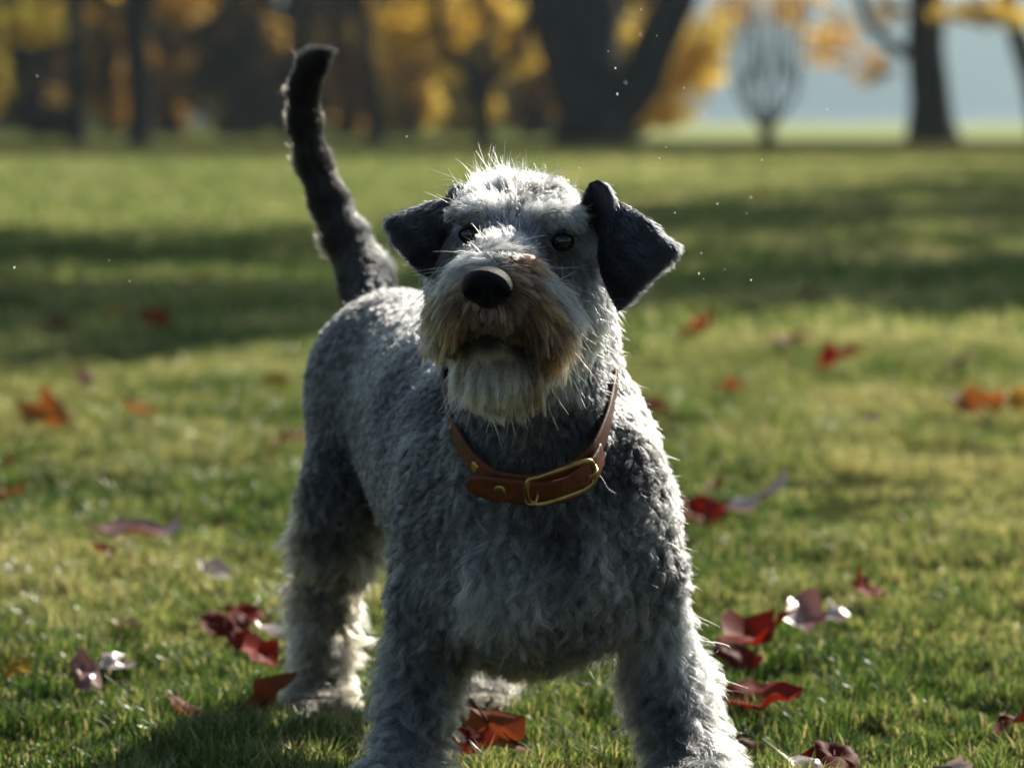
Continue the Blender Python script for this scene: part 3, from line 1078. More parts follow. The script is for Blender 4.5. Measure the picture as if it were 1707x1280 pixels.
# ---- ears: thin curled flaps joined into the body mesh
def lerp_path(pts, n):
    pts = np.array(pts, float)
    seg = np.r_[0, np.cumsum(np.linalg.norm(np.diff(pts, axis=0), axis=1))]
    t = np.linspace(0, seg[-1], n)
    return np.stack([np.interp(t, seg, pts[:, k]) for k in range(3)], 1)


def flap(top, bot, thick, bulge, n=22, m=14):
    T = lerp_path([P(*p) for p in top], n)
    B = lerp_path([P(*p) for p in bot], n)
    v_ = np.linspace(0, 1, m)
    S = T[:, None, :] * (1 - v_)[None, :, None] + B[:, None, :] * v_[None, :, None]
    u_ = np.linspace(0, 1, n)
    S[:, :, 1] -= bulge * np.sin(np.pi * v_)[None, :] * (0.4 + 0.6 * np.sin(np.pi * np.clip(u_, 0, 1)))[:, None]
    du = np.gradient(S, axis=0)
    dv = np.gradient(S, axis=1)
    nn = unit(np.cross(du, dv))
    if nn[n // 2, m // 2, 1] > 0:
        nn = -nn
    edge = np.minimum(1, np.minimum(v_, 1 - v_) * 6)[None, :, None] * 0.8 + 0.2
    Fr = S + nn * thick * edge
    Bk = S - nn * thick * edge
    verts = np.concatenate([Fr.reshape(-1, 3), Bk.reshape(-1, 3)])
    fs = []
    o = n * m
    for i in range(n - 1):
        for j in range(m - 1):
            a, b, c, d = i * m + j, (i + 1) * m + j, (i + 1) * m + j + 1, i * m + j + 1
            fs += [(a, b, c, d), (o + d, o + c, o + b, o + a)]
    for i in range(n - 1):
        a, b = i * m, (i + 1) * m
        fs += [(b, a, o + a, o + b)]
        a, b = i * m + m - 1, (i + 1) * m + m - 1
        fs += [(a, b, o + b, o + a)]
    for j in range(m - 1):
        a, b = (n - 1) * m + j, (n - 1) * m + j + 1
        fs += [(b, a, o + a, o + b)]
    fs = np.array(fs)
    # make all faces point outwards
    a, b, c = verts[fs[0, 0]], verts[fs[0, 1]], verts[fs[0, 2]]
    if np.dot(np.cross(b - a, c - a), nn[0, 0]) < 0:
        fs = fs[:, ::-1]
    return verts, fs


ear_r = flap([(1004, 372, 3.0), (1014, 345, 2.99), (1030, 336, 2.978), (1078, 362, 2.965), (1104, 388, 2.96), (1126, 411, 2.955)],
             [(1000, 430, 3.0), (1010, 480, 2.985), (1031, 521, 2.97), (1046, 508, 2.965), (1093, 455, 2.96), (1125, 416, 2.955)], .0028, .012)
ear_l = flap([(775, 345, 3.05), (748, 330, 3.04), (722, 334, 3.035), (690, 346, 3.03), (668, 355, 3.025), (648, 367, 3.02)],
             [(745, 430, 3.05), (722, 462, 3.03), (706, 460, 3.025), (684, 436, 3.02), (665, 408, 3.02), (649, 373, 3.02)], .0028, .012)
fold_r = flap([(972, 372, 3.00), (972, 335, 2.995), (982, 306, 2.99), (997, 300, 2.982), (1012, 312, 2.975), (1022, 334, 2.972), (1026, 362, 2.972)],
              [(978, 385, 3.02), (985, 378, 3.02), (992, 384, 3.015), (998, 392, 3.01), (1006, 402, 3.0), (1014, 408, 2.99), (1022, 404, 2.978)], .0026, -.012)
fold_l = flap([(785, 380, 3.06), (788, 340, 3.06), (778, 312, 3.05), (764, 308, 3.045), (752, 322, 3.04), (744, 345, 3.035)],
              [(778, 420, 3.06), (775, 390, 3.06), (768, 370, 3.05), (760, 372, 3.045), (752, 380, 3.04), (745, 390, 3.035)], .0026, -.008)
parts_v = [bv]
parts_q = [bq]
off = len(bv)
part_id = [np.zeros(len(bq), int)]
for k, (ev, eq) in enumerate((ear_r, ear_l, fold_r, fold_l)):
    parts_v.append(ev)
    parts_q.append(eq + off)
    part_id.append(np.full(len(eq), 1 + (k >= 2)))
    off += len(ev)
BV = np.concatenate(parts_v)
BQ = np.concatenate(parts_q)
QID = np.concatenate(part_id)

# ---- how the coat lies: guide points (px, py, Y | right, down, away | length mm, lift, curl mm, clump | colour | spread)
GREY = (.170, .172, .165)
SILV = (.44, .435, .41)
DARK = (.036, .038, .040)
BLACK = (.014, .015, .018)
CREAM = (.68, .53, .32)
WHITE = (.66, .65, .62)
TAN = (.40, .18, .065)
BROWN = (.075, .033, .014)
OLIVE = (.17, .165, .12)
GUIDES = [
    # topknot and forehead
    (830, 300, 3.02, -.1, -1, .5, 20, .7, 3, .45, WHITE), (780, 315, 3.03, -.6, -1, .3, 22, .75, 3, .5, WHITE), (890, 300, 3.02, .3, -1, .5, 13, .5, 3, .5, SILV),
    (870, 318, 2.99, .1, -1, .5, 13, .4, 2, .5, SILV), (905, 322, 2.99, .4, -.9, .4, 12, .35, 2, .5, DARK), (940, 312, 3.01, .6, -.8, .4, 13, .5, 2, .5, SILV), (975, 345, 3.00, .9, .1, .2, 13, .4, 2, .5, SILV),
    (820, 335, 2.98, -.1, -1, .3, 18, .45, 2, .5, WHITE), (900, 345, 2.97, .5, -.6, .2, 13, .3, 2, .5, WHITE), (865, 340, 2.97, .1, -1, .2, 14, .3, 2, .5, (.34, .34, .34)),
    (775, 352, 2.97, -.8, -.2, 0, 12, .35, 2, .6, SILV), (800, 360, 2.96, -.3, .6, -.2, 13, .4, 2, .6, SILV), (775, 372, 2.96, -1, .1, 0, 8, .15, 1, .4, DARK),
    (910, 365, 2.955, .5, .6, -.2, 13, .4, 2, .6, (.30, .28, .26)), (950, 364, 2.96, .8, .8, -.2, 16, .4, 2, .6, WHITE), (985, 385, 3.0, .7, 1, 0, 22, .3, 2, .6, WHITE), (938, 380, 2.95, .3, .9, -.3, 9, .4, 1, .4, DARK),
    (860, 370, 2.96, .1, -1, 0, 13, .25, 1, .5, (.26, .28, .31)), (835, 395, 2.95, -.35, -1, 0, 13, .3, 1, .5, (.42, .46, .52)), (885, 395, 2.95, .6, -.8, 0, 14, .25, 1, .5, (.24, .27, .32)),
    (855, 410, 2.94, .1, -1, 0, 14, .35, 1, .5, (.5, .54, .60)), (808, 405, 2.94, -.4, -.8, 0, 15, .4, 1, .6, WHITE), (885, 415, 2.93, .7, -.6, 0, 13, .3, 1, .5, (.30, .33, .38)),
    (760, 400, 2.98, -.7, .6, 0, 8, .2, 1, .3, DARK), (745, 420, 3.0, -.7, .8, 0, 12, .2, 1, .3, GREY), (940, 428, 2.95, .7, .6, 0, 12, .15, 1, .5, GREY),
    (912, 408, 2.94, .6, .1, 0, 7, .1, 1, .4, DARK), (965, 410, 2.97, .7, .9, 0, 14, .2, 1, .5, DARK),
    (922, 418, 2.945, .6, .5, 0, 8, .1, 1, .4, DARK), (957, 400, 2.96, .8, .5, 0, 9, .15, 1, .4, DARK), (940, 422, 2.95, .6, .6, 0, 8, .1, 1, .4, (.05, .05, .055)), (965, 418, 2.97, .7, .8, 0, 12, .15, 1, .4, DARK),
    (768, 382, 2.97, -.8, .3, 0, 8, .1, 1, .4, DARK), (798, 398, 2.95, -.4, -.4, 0, 9, .2, 1, .4, DARK), (782, 410, 2.95, -.6, .4, 0, 7, .1, 1, .4, DARK), (762, 400, 2.98, -.7, .6, 0, 9, .1, 1, .4, BLACK),
    # moustache: it springs from the top of the muzzle, arches outward and falls
    (840, 430, 2.91, .3, -.5, -.3, 14, .5, 1, .5, WHITE), (822, 436, 2.89, -.3, -.4, -.3, 14, .5, 1, .5, WHITE), (795, 438, 2.89, -1, -.25, -.2, 26, .45, 1.5, .6, WHITE), (765, 455, 2.89, -1, .1, -.1, 34, .4, 2, .7, CREAM),
    (870, 436, 2.90, 1, -.3, -.2, 24, .45, 1.5, .6, TAN), (900, 448, 2.90, 1, .1, -.1, 32, .4, 2, .7, WHITE), (925, 478, 2.92, .9, .7, 0, 34, .35, 2, .7, WHITE),
    (785, 460, 2.88, -1, .1, 0, 20, .3, 1, .6, TAN), (848, 455, 2.88, .9, -.1, 0, 18, .3, 1, .6, (.30, .17, .09)), (872, 470, 2.88, 1, .3, 0, 24, .3, 1, .7, BROWN), (895, 490, 2.89, .8, .7, 0, 30, .3, 1, .7, TAN),
    (745, 490, 2.90, -.6, 1, 0, 30, .3, 2, .7, (.36, .22, .10)), (725, 520, 2.92, -.4, 1, 0, 30, .3, 2, .7, (.42, .28, .14)), (730, 480, 2.95, -.6, 1, 0, 26, .3, 2, .7, (.36, .26, .15)), (765, 490, 2.88, -.8, .7, 0, 22, .2, 1, .7, BROWN), (752, 535, 2.89, -.3, 1, 0, 26, .2, 1, .7, TAN),
    (905, 530, 2.90, .3, 1, 0, 30, .2, 2, .7, BROWN), (930, 535, 2.92, .35, 1, 0, 32, .3, 2, .7, TAN), (948, 540, 2.96, .45, 1, .1, 30, .35, 2, .7, WHITE),
    (812, 530, 2.87, 0, 1, 0, 9, .12, 1, .4, (.16, .10, .07)), (785, 525, 2.87, -.35, 1, 0, 13, .12, 1, .4, (.20, .13, .09)), (843, 525, 2.87, .35, 1, 0, 13, .12, 1, .4, (.18, .11, .07)), (865, 520, 2.87, .5, 1, 0, 18, .15, 1, .5, BROWN),
    (778, 552, 2.88, -.4, 1, 0, 8, .12, 1, .5, BROWN), (860, 555, 2.88, .3, 1, 0, 8, .12, 1, .5, (.05, .025, .014)), (745, 560, 2.90, -.2, 1, 0, 18, .15, 1, .6, BROWN), (885, 565, 2.90, .2, 1, 0, 18, .15, 1, .6, (.05, .025, .014)),
    (812, 562, 2.90, 0, 1, 0, 3, .1, .5, .1, BLACK), (770, 574, 2.90, 0, 1, 0, 3, .1, .5, .1, BLACK), (872, 580, 2.90, 0, 1, 0, 4, .1, .5, .1, BLACK),
    # chin beard
    (815, 590, 2.885, 0, 1, -.05, 30, .2, 2, .55, (.88, .70, .42)), (785, 598, 2.89, -.12, 1, 0, 30, .2, 2, .55, (.88, .70, .42)), (855, 600, 2.89, .08, 1, 0, 30, .2, 2, .55, (.72, .55, .32)),
    (835, 640, 2.91, 0, 1, 0, 22, .2, 2, .5, (.88, .70, .42)), (770, 625, 2.93, -.15, 1, 0, 24, .2, 2, .5, (.88, .70, .42)), (895, 610, 2.92, .12, 1, 0, 30, .2, 2, .6, (.14, .09, .05)),
    # cheeks
    (965, 460, 2.97, .5, 1, 0, 16, .15, 1, .6, SILV), (985, 520, 2.99, .3, 1, 0, 20, .25, 1.5, .6, WHITE), (960, 520, 2.96, .4, 1, 0, 18, .15, 1, .6, GREY),
    (960, 580, 3.0, .1, 1, 0, 20, .25, 1.5, .6, WHITE), (1005, 470, 3.03, .4, 1, 0, 14, .2, 1, .5, GREY), (735, 460, 3.0, -.4, 1, 0, 16, .2, 1, .5, GREY),
    (730, 540, 3.02, -.3, 1, 0, 18, .2, 1, .5, GREY), (930, 620, 3.0, 0, 1, 0, 20, .2, 1.5, .5, (.4, .38, .3)),
    (1000, 340, 3.02, .2, -1, 0, 6, .2, .5, .2, BLACK), (755, 345, 3.05, -.2, -1, 0, 6, .2, .5, .2, BLACK),
    # throat and neck
    (870, 650, 2.98, 0, 1, 0, 15.3, 0.17, 2.0, .6, OLIVE), (880, 720, 2.99, 0, 1, 0, 13.6, 0.17, 2.0, .6, (.13, .13, .12)), (820, 710, 3.0, -.2, 1, 0, 13.6, 0.17, 2.4, .6, (.17, .18, .18)),
    (960, 690, 3.0, .3, 1, 0, 13.6, 0.21, 2.4, .6, DARK), (1000, 620, 3.05, .3, 1, 0, 12.8, 0.26, 2.4, .6, DARK), (1020, 600, 3.10, .4, 1, 0, 13.6, 0.34, 2.4, .6, SILV),
    (870, 780, 2.98, 0, 1, 0, 11.9, 0.17, 2.0, .6, DARK), (750, 620, 3.12, -.2, 1, 0, 11.9, 0.26, 2.4, .6, GREY), (1040, 680, 3.12, .3, 1, 0, 15.3, 0.34, 2.4, .6, SILV),
    (870, 450, 3.2, 0, .5, .8, 13.6, 0.26, 2.4, .6, GREY), (870, 560, 3.25, 0, .6, .8, 13.6, 0.26, 2.4, .6, GREY),
    # chest, shoulders
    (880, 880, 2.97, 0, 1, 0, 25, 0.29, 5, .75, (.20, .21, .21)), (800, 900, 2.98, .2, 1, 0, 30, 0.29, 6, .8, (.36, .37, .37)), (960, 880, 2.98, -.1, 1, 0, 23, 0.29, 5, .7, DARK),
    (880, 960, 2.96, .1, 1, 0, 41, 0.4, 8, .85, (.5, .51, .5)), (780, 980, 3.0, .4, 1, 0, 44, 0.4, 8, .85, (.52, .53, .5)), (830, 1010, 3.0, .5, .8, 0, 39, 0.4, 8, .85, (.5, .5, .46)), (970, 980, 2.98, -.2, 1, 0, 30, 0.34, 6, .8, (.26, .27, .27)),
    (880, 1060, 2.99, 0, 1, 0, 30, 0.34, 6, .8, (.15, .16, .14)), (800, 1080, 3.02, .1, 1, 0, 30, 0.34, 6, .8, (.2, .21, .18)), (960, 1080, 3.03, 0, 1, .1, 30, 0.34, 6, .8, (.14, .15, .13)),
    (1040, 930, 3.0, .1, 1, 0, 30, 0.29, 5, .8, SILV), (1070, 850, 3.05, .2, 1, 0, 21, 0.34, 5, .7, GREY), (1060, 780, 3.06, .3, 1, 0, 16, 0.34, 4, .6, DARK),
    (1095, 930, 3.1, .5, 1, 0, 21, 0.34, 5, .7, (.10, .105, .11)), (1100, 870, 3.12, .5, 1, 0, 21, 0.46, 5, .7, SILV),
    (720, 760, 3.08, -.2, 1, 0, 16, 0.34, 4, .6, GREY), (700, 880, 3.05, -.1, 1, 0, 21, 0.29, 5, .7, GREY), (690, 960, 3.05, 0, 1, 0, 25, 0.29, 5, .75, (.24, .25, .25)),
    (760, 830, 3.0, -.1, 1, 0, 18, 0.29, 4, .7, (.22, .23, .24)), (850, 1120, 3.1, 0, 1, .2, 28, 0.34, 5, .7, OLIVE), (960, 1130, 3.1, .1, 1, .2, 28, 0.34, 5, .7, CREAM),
    # front legs; backlit rims whitened and fronts darkened in the hair colour
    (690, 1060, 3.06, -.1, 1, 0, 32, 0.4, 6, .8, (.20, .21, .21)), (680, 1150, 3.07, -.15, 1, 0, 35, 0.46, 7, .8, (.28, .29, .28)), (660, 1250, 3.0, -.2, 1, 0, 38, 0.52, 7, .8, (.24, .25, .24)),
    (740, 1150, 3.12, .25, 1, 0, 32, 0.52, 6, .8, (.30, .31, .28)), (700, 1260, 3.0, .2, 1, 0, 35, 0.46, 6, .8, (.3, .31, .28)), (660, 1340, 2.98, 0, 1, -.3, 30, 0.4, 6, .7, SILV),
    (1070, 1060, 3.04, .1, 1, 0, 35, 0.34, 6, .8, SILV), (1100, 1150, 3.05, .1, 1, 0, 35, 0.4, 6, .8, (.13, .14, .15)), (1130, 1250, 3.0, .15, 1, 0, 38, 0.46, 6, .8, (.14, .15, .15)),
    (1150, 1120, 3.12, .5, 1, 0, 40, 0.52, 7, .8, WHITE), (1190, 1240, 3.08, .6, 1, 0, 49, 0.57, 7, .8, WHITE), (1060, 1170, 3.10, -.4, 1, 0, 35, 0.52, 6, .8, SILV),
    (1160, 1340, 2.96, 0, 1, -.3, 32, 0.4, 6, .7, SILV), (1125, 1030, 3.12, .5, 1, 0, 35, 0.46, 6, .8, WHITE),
    # ribs, back, hips
    (700, 720, 3.2, -.1, 1, .3, 9.0, 0.26, 2.1, .6, (.17, .18, .20)), (680, 780, 3.3, -.1, 1, .3, 9.8, 0.26, 2.1, .6, GREY), (760, 600, 3.2, -.2, .6, .6, 9.8, 0.3, 2.4, .6, SILV), (660, 880, 3.25, 0, 1, .2, 12.0, 0.26, 2.4, .6, (.16, .17, .17)),
    (640, 520, 3.5, 0, -.1, 1, 9.0, 0.34, 2.1, .6, SILV), (600, 540, 3.45, -.4, .7, .5, 9.0, 0.3, 2.1, .6, GREY), (680, 500, 3.4, 0, .1, 1, 9.0, 0.34, 2.1, .6, SILV),
    (560, 620, 3.42, -.3, 1, .3, 9.0, 0.26, 2.1, .6, GREY), (620, 640, 3.4, -.1, 1, .2, 9.0, 0.21, 2.1, .6, (.20, .21, .23)), (530, 700, 3.45, -.3, 1, .3, 9.8, 0.3, 2.1, .6, (.15, .155, .16)),
    (570, 780, 3.36, -.1, 1, .2, 9.8, 0.21, 2.4, .6, (.13, .135, .14)), (610, 780, 3.4, .2, 1, .1, 9.8, 0.21, 2.4, .6, DARK),
    # hind legs; cream fringe stands in for backlight, fronts darkened for shade
    (560, 880, 3.4, -.1, 1, .1, 22, 0.34, 5, .7, (.10, .10, .10)), (510, 880, 3.48, -.6, 1, .2, 32, 0.52, 6, .8, CREAM), (610, 920, 3.46, .6, 1, .1, 32, 0.57, 6, .8, CREAM),
    (540, 980, 3.46, 0, 1, 0, 24, 0.34, 5, .8, (.10, .10, .09)), (500, 1020, 3.54, -.6, 1, .1, 38, 0.57, 7, .8, CREAM), (580, 1040, 3.54, .6, 1, .1, 38, 0.57, 7, .8, CREAM),
    (535, 1100, 3.45, 0, 1, 0, 30, 0.34, 6, .8, (.22, .20, .16)), (500, 1130, 3.5, -.5, 1, 0, 35, 0.57, 7, .8, CREAM), (570, 1130, 3.5, .5, 1, 0, 35, 0.57, 7, .8, CREAM),
    (530, 1190, 3.4, 0, 1, -.3, 22, 0.34, 5, .7, (.12, .10, .08)), (530, 1215, 3.38, 0, 1, -.3, 19, 0.34, 4, .6, (.10, .08, .06)),
    (800, 1000, 3.6, 0, 1, 0, 27, 0.34, 6, .8, (.3, .28, .22)), (800, 1120, 3.52, 0, 1, 0, 27, 0.4, 6, .8, (.14, .13, .11)), (835, 1130, 3.56, .5, 1, 0, 32, 0.57, 6, .8, CREAM), (775, 1130, 3.56, -.5, 1, 0, 27, 0.46, 6, .8, GREY),
    (800, 1180, 3.48, 0, 1, -.2, 22, 0.34, 5, .7, (.16, .13, .10)), (780, 850, 3.5, .1, 1, 0, 22, 0.34, 5, .7, GREY),
    # tail
    (620, 480, 3.60, -.3, -1, 0, 13, .5, 3, .6, DARK), (585, 460, 3.60, -.4, -1, 0, 11, .35, 3, .6, (.03, .035, .036)), (560, 385, 3.65, -.4, -1, 0, 11, .4, 3, .6, (.016, .017, .018)),
    (590, 415, 3.64, -.4, -1, 0, 11, .4, 3, .6, (.03, .03, .032)), (605, 400, 3.70, -.3, -1, .2, 18, .65, 3, .6, SILV), (630, 450, 3.68, -.3, -1, .2, 16, .6, 3, .6, SILV), (540, 340, 3.65, -.4, -1, 0, 11, .4, 3, .6, (.012, .012, .012)),
    (525, 290, 3.66, -.35, -1, 0, 11, .4, 3, .6, (.009, .009, .009)), (550, 290, 3.71, -.3, -1, .2, 13, .55, 3, .6, (.14, .12, .10)), (545, 420, 3.69, -.6, -.8, .2, 20, .7, 3, .7, (.3, .26, .2)),
    (500, 200, 3.67, -.1, -1, 0, 11, .4, 3, .6, (.009, .009, .009)), (505, 130, 3.66, .2, -1, 0, 11, .4, 3, .6, (.009, .009, .009)), (545, 80, 3.65, .9, -.5, 0, 10, .4, 3, .5, (.012, .011, .010)),
    (515, 240, 3.67, -.1, -1, 0, 11, .4, 3, .6, (.009, .009, .009)), (515, 160, 3.67, 0, -1, 0, 11, .4, 3, .6, (.009, .009, .009)),
    (525, 85, 3.72, .5, -1, .2, 14, .6, 3, .6, (.28, .22, .17)), (485, 180, 3.72, -.3, -1, .2, 14, .6, 3, .6, (.25, .2, .16)), (530, 200, 3.73, .3, -1, .2, 13, .6, 3, .6, (.25, .2, .16)), (505, 270, 3.72, -.4, -1, .2, 13, .6, 3, .6, (.22, .18, .14)),
]
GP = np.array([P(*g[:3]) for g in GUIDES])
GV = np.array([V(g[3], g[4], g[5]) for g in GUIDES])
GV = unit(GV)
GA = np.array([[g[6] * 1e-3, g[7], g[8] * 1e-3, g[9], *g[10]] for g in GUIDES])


def field(p):
    """coat direction, length, lift, curl, clump and colour at points p"""
    outv = np.zeros((len(p), 3))
    outa = np.zeros((len(p), 7))
    for s in range(0, len(p), 20000):
        q = p[s:s + 20000]
        d2 = ((q[:, None, :] - GP[None]) ** 2).sum(2)
        wt = 1 / (d2 + 0.00003) ** 3.2
        wt /= wt.sum(1, keepdims=True)
        outv[s:s + 20000] = wt @ GV
        outa[s:s + 20000] = wt @ GA
    return unit(outv), outa


# ---- collar ring, needed before the coat so that hair lies flat under it
RING = [(746, 668, 3.09), (762, 725, 3.048), (805, 785, 3.008), (862, 806, 2.990), (925, 800, 2.990), (978, 768, 3.006), (1004, 722, 3.036), (1019, 668, 3.08),
        (1022, 610, 3.14), (985, 560, 3.22), (885, 535, 3.27), (785, 560, 3.23), (742, 610, 3.15)]


def closed_spline(pts, n):
    pts = np.array(pts, float)
    m = len(pts)
    out = []
    for i in range(n):
        u = i / n * m
        k = int(u)
        t = u - k
        p0, p1, p2, p3 = (pts[(k + j) % m] for j in (-1, 0, 1, 2))
        out.append(0.5 * (2 * p1 + (p2 - p0) * t + (2 * p0 - 5 * p1 + 4 * p2 - p3) * t * t + (3 * p1 - 3 * p2 + p3 - p0) * t ** 3))
    return np.array(out)


RINGP = closed_spline([P(*p) for p in RING], 120)


def open_spline(pts, n):
    pts = np.array(pts, float)
    m = len(pts)
    out = []
    for i in range(n):
        u = i / (n - 1) * (m - 1)
        k = min(int(u), m - 2)
        t = u - k
        p1, p2 = pts[k], pts[k + 1]
        p0 = pts[k - 1] if k else 2 * p1 - p2
        p3 = pts[k + 2] if k + 2 < m else 2 * p2 - p1
        out.append(0.5 * (2 * p1 + (p2 - p0) * t + (2 * p0 - 5 * p1 + 4 * p2 - p3) * t * t + (3 * p1 - 3 * p2 + p3 - p0) * t ** 3))
    return np.array(out)


# ---- body object
dog = empty('dog', (0.0, 3.2, 0.0))
bpy.context.view_layer.update()
tag(dog, 'grey wire-haired terrier with cream beard and collar standing with head and tail raised', 'dog')
_, ba = field(BV)
vcol = ba[:, 4:] * 0.45
isear = np.zeros(len(BV), bool)
isear[BQ[QID > 0].ravel()] = True
vcol[isear] = (.018, .02, .026)
skin = tint_mat('dog_skin', rough=0.8, spec=0.2)
body = link_mesh('body', BV, BQ, skin, dog, True, vcol)

# triangles, normals
TRI = np.concatenate([BQ[:, [0, 1, 2]], BQ[:, [0, 2, 3]]])
TID = np.concatenate([QID, QID])
ta, tb, tc_ = BV[TRI[:, 0]], BV[TRI[:, 1]], BV[TRI[:, 2]]
fn = np.cross(tb - ta, tc_ - ta)
area = np.linalg.norm(fn, axis=1) / 2
VN = np.zeros_like(BV)
for k in range(3):
    np.add.at(VN, TRI[:, k], fn)
VN = unit(VN)
cent = (ta + tb + tc_) / 3


def sample(prob, n):
    prob = prob / prob.sum()
    t = rng.choice(len(TRI), n, p=prob)
    u, v = rng.random(n), rng.random(n)
    f = u + v > 1
    u[f], v[f] = 1 - u[f], 1 - v[f]
    wgt = np.stack([1 - u - v, u, v], 1)
    p = (BV[TRI[t]] * wgt[:, :, None]).sum(1)
    nrm = unit((VN[TRI[t]] * wgt[:, :, None]).sum(1))
    return p, nrm, TID[t]


def seg_dist(p, line):
    d = np.full(len(p), 9.0)
    for s in range(0, len(line)):
        d = np.minimum(d, np.linalg.norm(p - line[s], axis=1))
    return d


NOSE_C = P(812, 480, 2.862)
EYES = [(P(783, 391, 2.971), 0.0092), (P(938, 402, 2.964), 0.0096)]


def project_px(p):
    d = p - np.array((0, 0, CAM_H))
    cx = d[:, 0]
    cz = d[:, 1] * CP - d[:, 2] * SP
    cy = d[:, 1] * SP + d[:, 2] * CP
    return 853.5 + F * cx / cz, 640 - F * cy / cz


def make_hair(name, p, n, tid, mat, parent, r_root=.00024, r_tip=.00005, K=8, clump_every=22, clump_gain=1.0, len_mul=1.0, stray=.05, gain=1.0, grav=.25, wav=1.0, lockvar=.45, cgain=1.0):
    m = len(p)
    flow, A = field(p)
    lum = A[:, 4:].mean(1)
    A[:, 4:] *= (gain + (1 - gain) * np.clip((lum - .36) / .25, 0, 1))[:, None]
    L = A[:, 0] * len_mul * rng.uniform(0.6, 1.15, m)
    lift, curl, clump = A[:, 1], A[:, 2], A[:, 3] * clump_gain
    col = A[:, 4:].copy()
    ear = tid > 0
    # ears: short dark hair lying towards the tip
    tipr, tipl = P(1133, 412, 2.955), P(645, 368, 3.02)
    tip = np.where((p[:, 0] > 0)[:, None], tipr, tipl)
    ev = unit(tip - p + np.array((0, 0, -.02)))
    flow[ear] = ev[ear]
    L[ear] = rng.uniform(.005, .012, ear.sum())
    lift[ear] = .26
    curl[ear] = 0
    clump[ear] = .05
    col[ear] = np.array((.016, .0175, .021)) * (1 + 2.2 * np.clip(1 - np.abs(p[ear, 0:1] - np.where(p[ear, 0:1] > 0, P(1035, 360, 2.97)[0], P(720, 350, 3.03)[0])) / .03, 0, 1) * (noise(p[ear], 120, 5)[:, None] > .5))  # lighter hair near the fold: light caught by the ear, put into its colour
    fld = tid == 2
    tail = (p[:, 1] > 3.6) & (p[:, 2] > .42)
    clump[tail] *= .45
    curl[tail] *= .3
    col[fld] = (.012, .013, .016)
    # collar flattening, nose and eye clearings
    dr = seg_dist(p, RINGP[::2])
    near = dr < .030
    fac = np.clip((dr - .017) / .013, 0.12, 1)
    L = np.where(near & (p[:, 1] < 3.02), L * fac, L)
    # mottled roan colouring: patches plus hair to hair variation
    n1 = noise(p, 60, 3)
    n2 = noise(p, 170, 4)
    nn_ = noise(p, 28, 8)
    roan = (0.6 + 0.8 * n1) * (0.85 + 0.3 * n2) * (0.55 + 0.9 * nn_)
    px, py = project_px(p)
    head = (p[:, 1] < 3.1) & (py < 690)
    roan = np.where(head, 0.72 + 0.28 * roan, roan)
    roan = np.where(ear, 0.8 + .2 * roan, roan)
    col *= roan[:, None]
    # dark flecks on the crown of the head
    for (fx_, fy_, rx_, ry_) in ((857, 300, 9, 10), (893, 322, 22, 9), (925, 322, 14, 9), (785, 300, 6, 20), (765, 340, 9, 22)):
        dd = ((px - fx_) / rx_) ** 2 + ((py - fy_) / ry_) ** 2
        k_ = np.where((dd < 1) & (p[:, 1] < 3.08) & ~ear, .22, 1)
        col *= k_[:, None]
    each = rng.random(m)
    mult = np.where(each < .3, .35, np.where(each > .8, 1.8, 1.0)) * rng.uniform(.8, 1.2, m)
    mult = np.where(ear, np.where(each > .75, 2.6, rng.uniform(.4, 1.3, m)), mult)
    col = np.clip(col * mult[:, None], .004, .88)

    nc = max(8, m // clump_every)
    ci = rng.choice(m, nc, replace=False)
    kd = kdtree.KDTree(nc)
    for a_, i_ in enumerate(ci):
        kd.insert(p[i_], a_)
    kd.balance()
    idx = np.fromiter((kd.find(q)[1] for q in p), int, m)
    cidx = ci[idx]
    lockc = np.exp(rng.normal(0, lockvar, nc))[idx]
    lockc = np.where(ear | tail, 1, lockc)
    col = np.clip(col * lockc[:, None], .004, .88)
    L = L * np.where(ear, 1, rng.uniform(.75, 1.25, nc)[idx])

    ft = unit(flow - n * (flow * n).sum(1, keepdims=True) * 0.9)
    jit = rng.normal(0, 1, (m, 3))
    base = unit(ft * (1 - lift)[:, None] + n * (lift + .12)[:, None] + jit * .10)
    end = unit(ft + n * (lift * .35)[:, None] + np.array((0, 0, -grav)) + jit * .16)
    t = np.linspace(0, 1, K)
    dirs = unit(base[:, None, :] * (1 - t)[None, :, None] + end[:, None, :] * t[None, :, None])
    seg = L / (K - 1)
    pos = np.zeros((m, K, 3))
    pos[:, 0] = p - n * .0008
    for k in range(1, K):
        pos[:, k] = pos[:, k - 1] + dirs[:, k - 1] * seg[:, None]
    # curl of the lock
    a1 = unit(np.cross(ft, n))
    ph = rng.uniform(0, 6.28, nc)[idx]
    fr = rng.uniform(.7, 1.35, nc)[idx] * wav
    amp = cgain * curl * rng.uniform(.5, 1.3, nc)[idx]
    cturn = rng.normal(0, .55, nc)[idx]
    shape_t = t[None, :] ** 1.2
    wave = (np.sin(6.28 * fr[:, None] * t[None, :] + ph[:, None]) - np.sin(ph)[:, None])
    wav2 = (np.cos(6.28 * fr[:, None] * t[None, :] + ph[:, None]) - np.cos(ph)[:, None])
    sway = (cturn * curl * 2.0)[:, None] * t[None, :] ** 1.5
    a1c, nc_ = a1[cidx], n[cidx]
    offs = (amp[:, None] * wave * shape_t * .55 + sway)[:, :, None] * a1c[:, None, :] + (amp[:, None] * np.maximum(wav2, -.6) * shape_t * .35)[:, :, None] * nc_[:, None, :]
    cp = pos[cidx] + (p - p[cidx])[:, None, :] * 0.15
    wc = clump[:, None] * t[None, :] ** 1.3
    same = (np.linalg.norm(p - p[cidx], axis=1) < .012) & ((n * n[cidx]).sum(1) > .3) & (tid == tid[cidx])
    wc = wc * same[:, None]
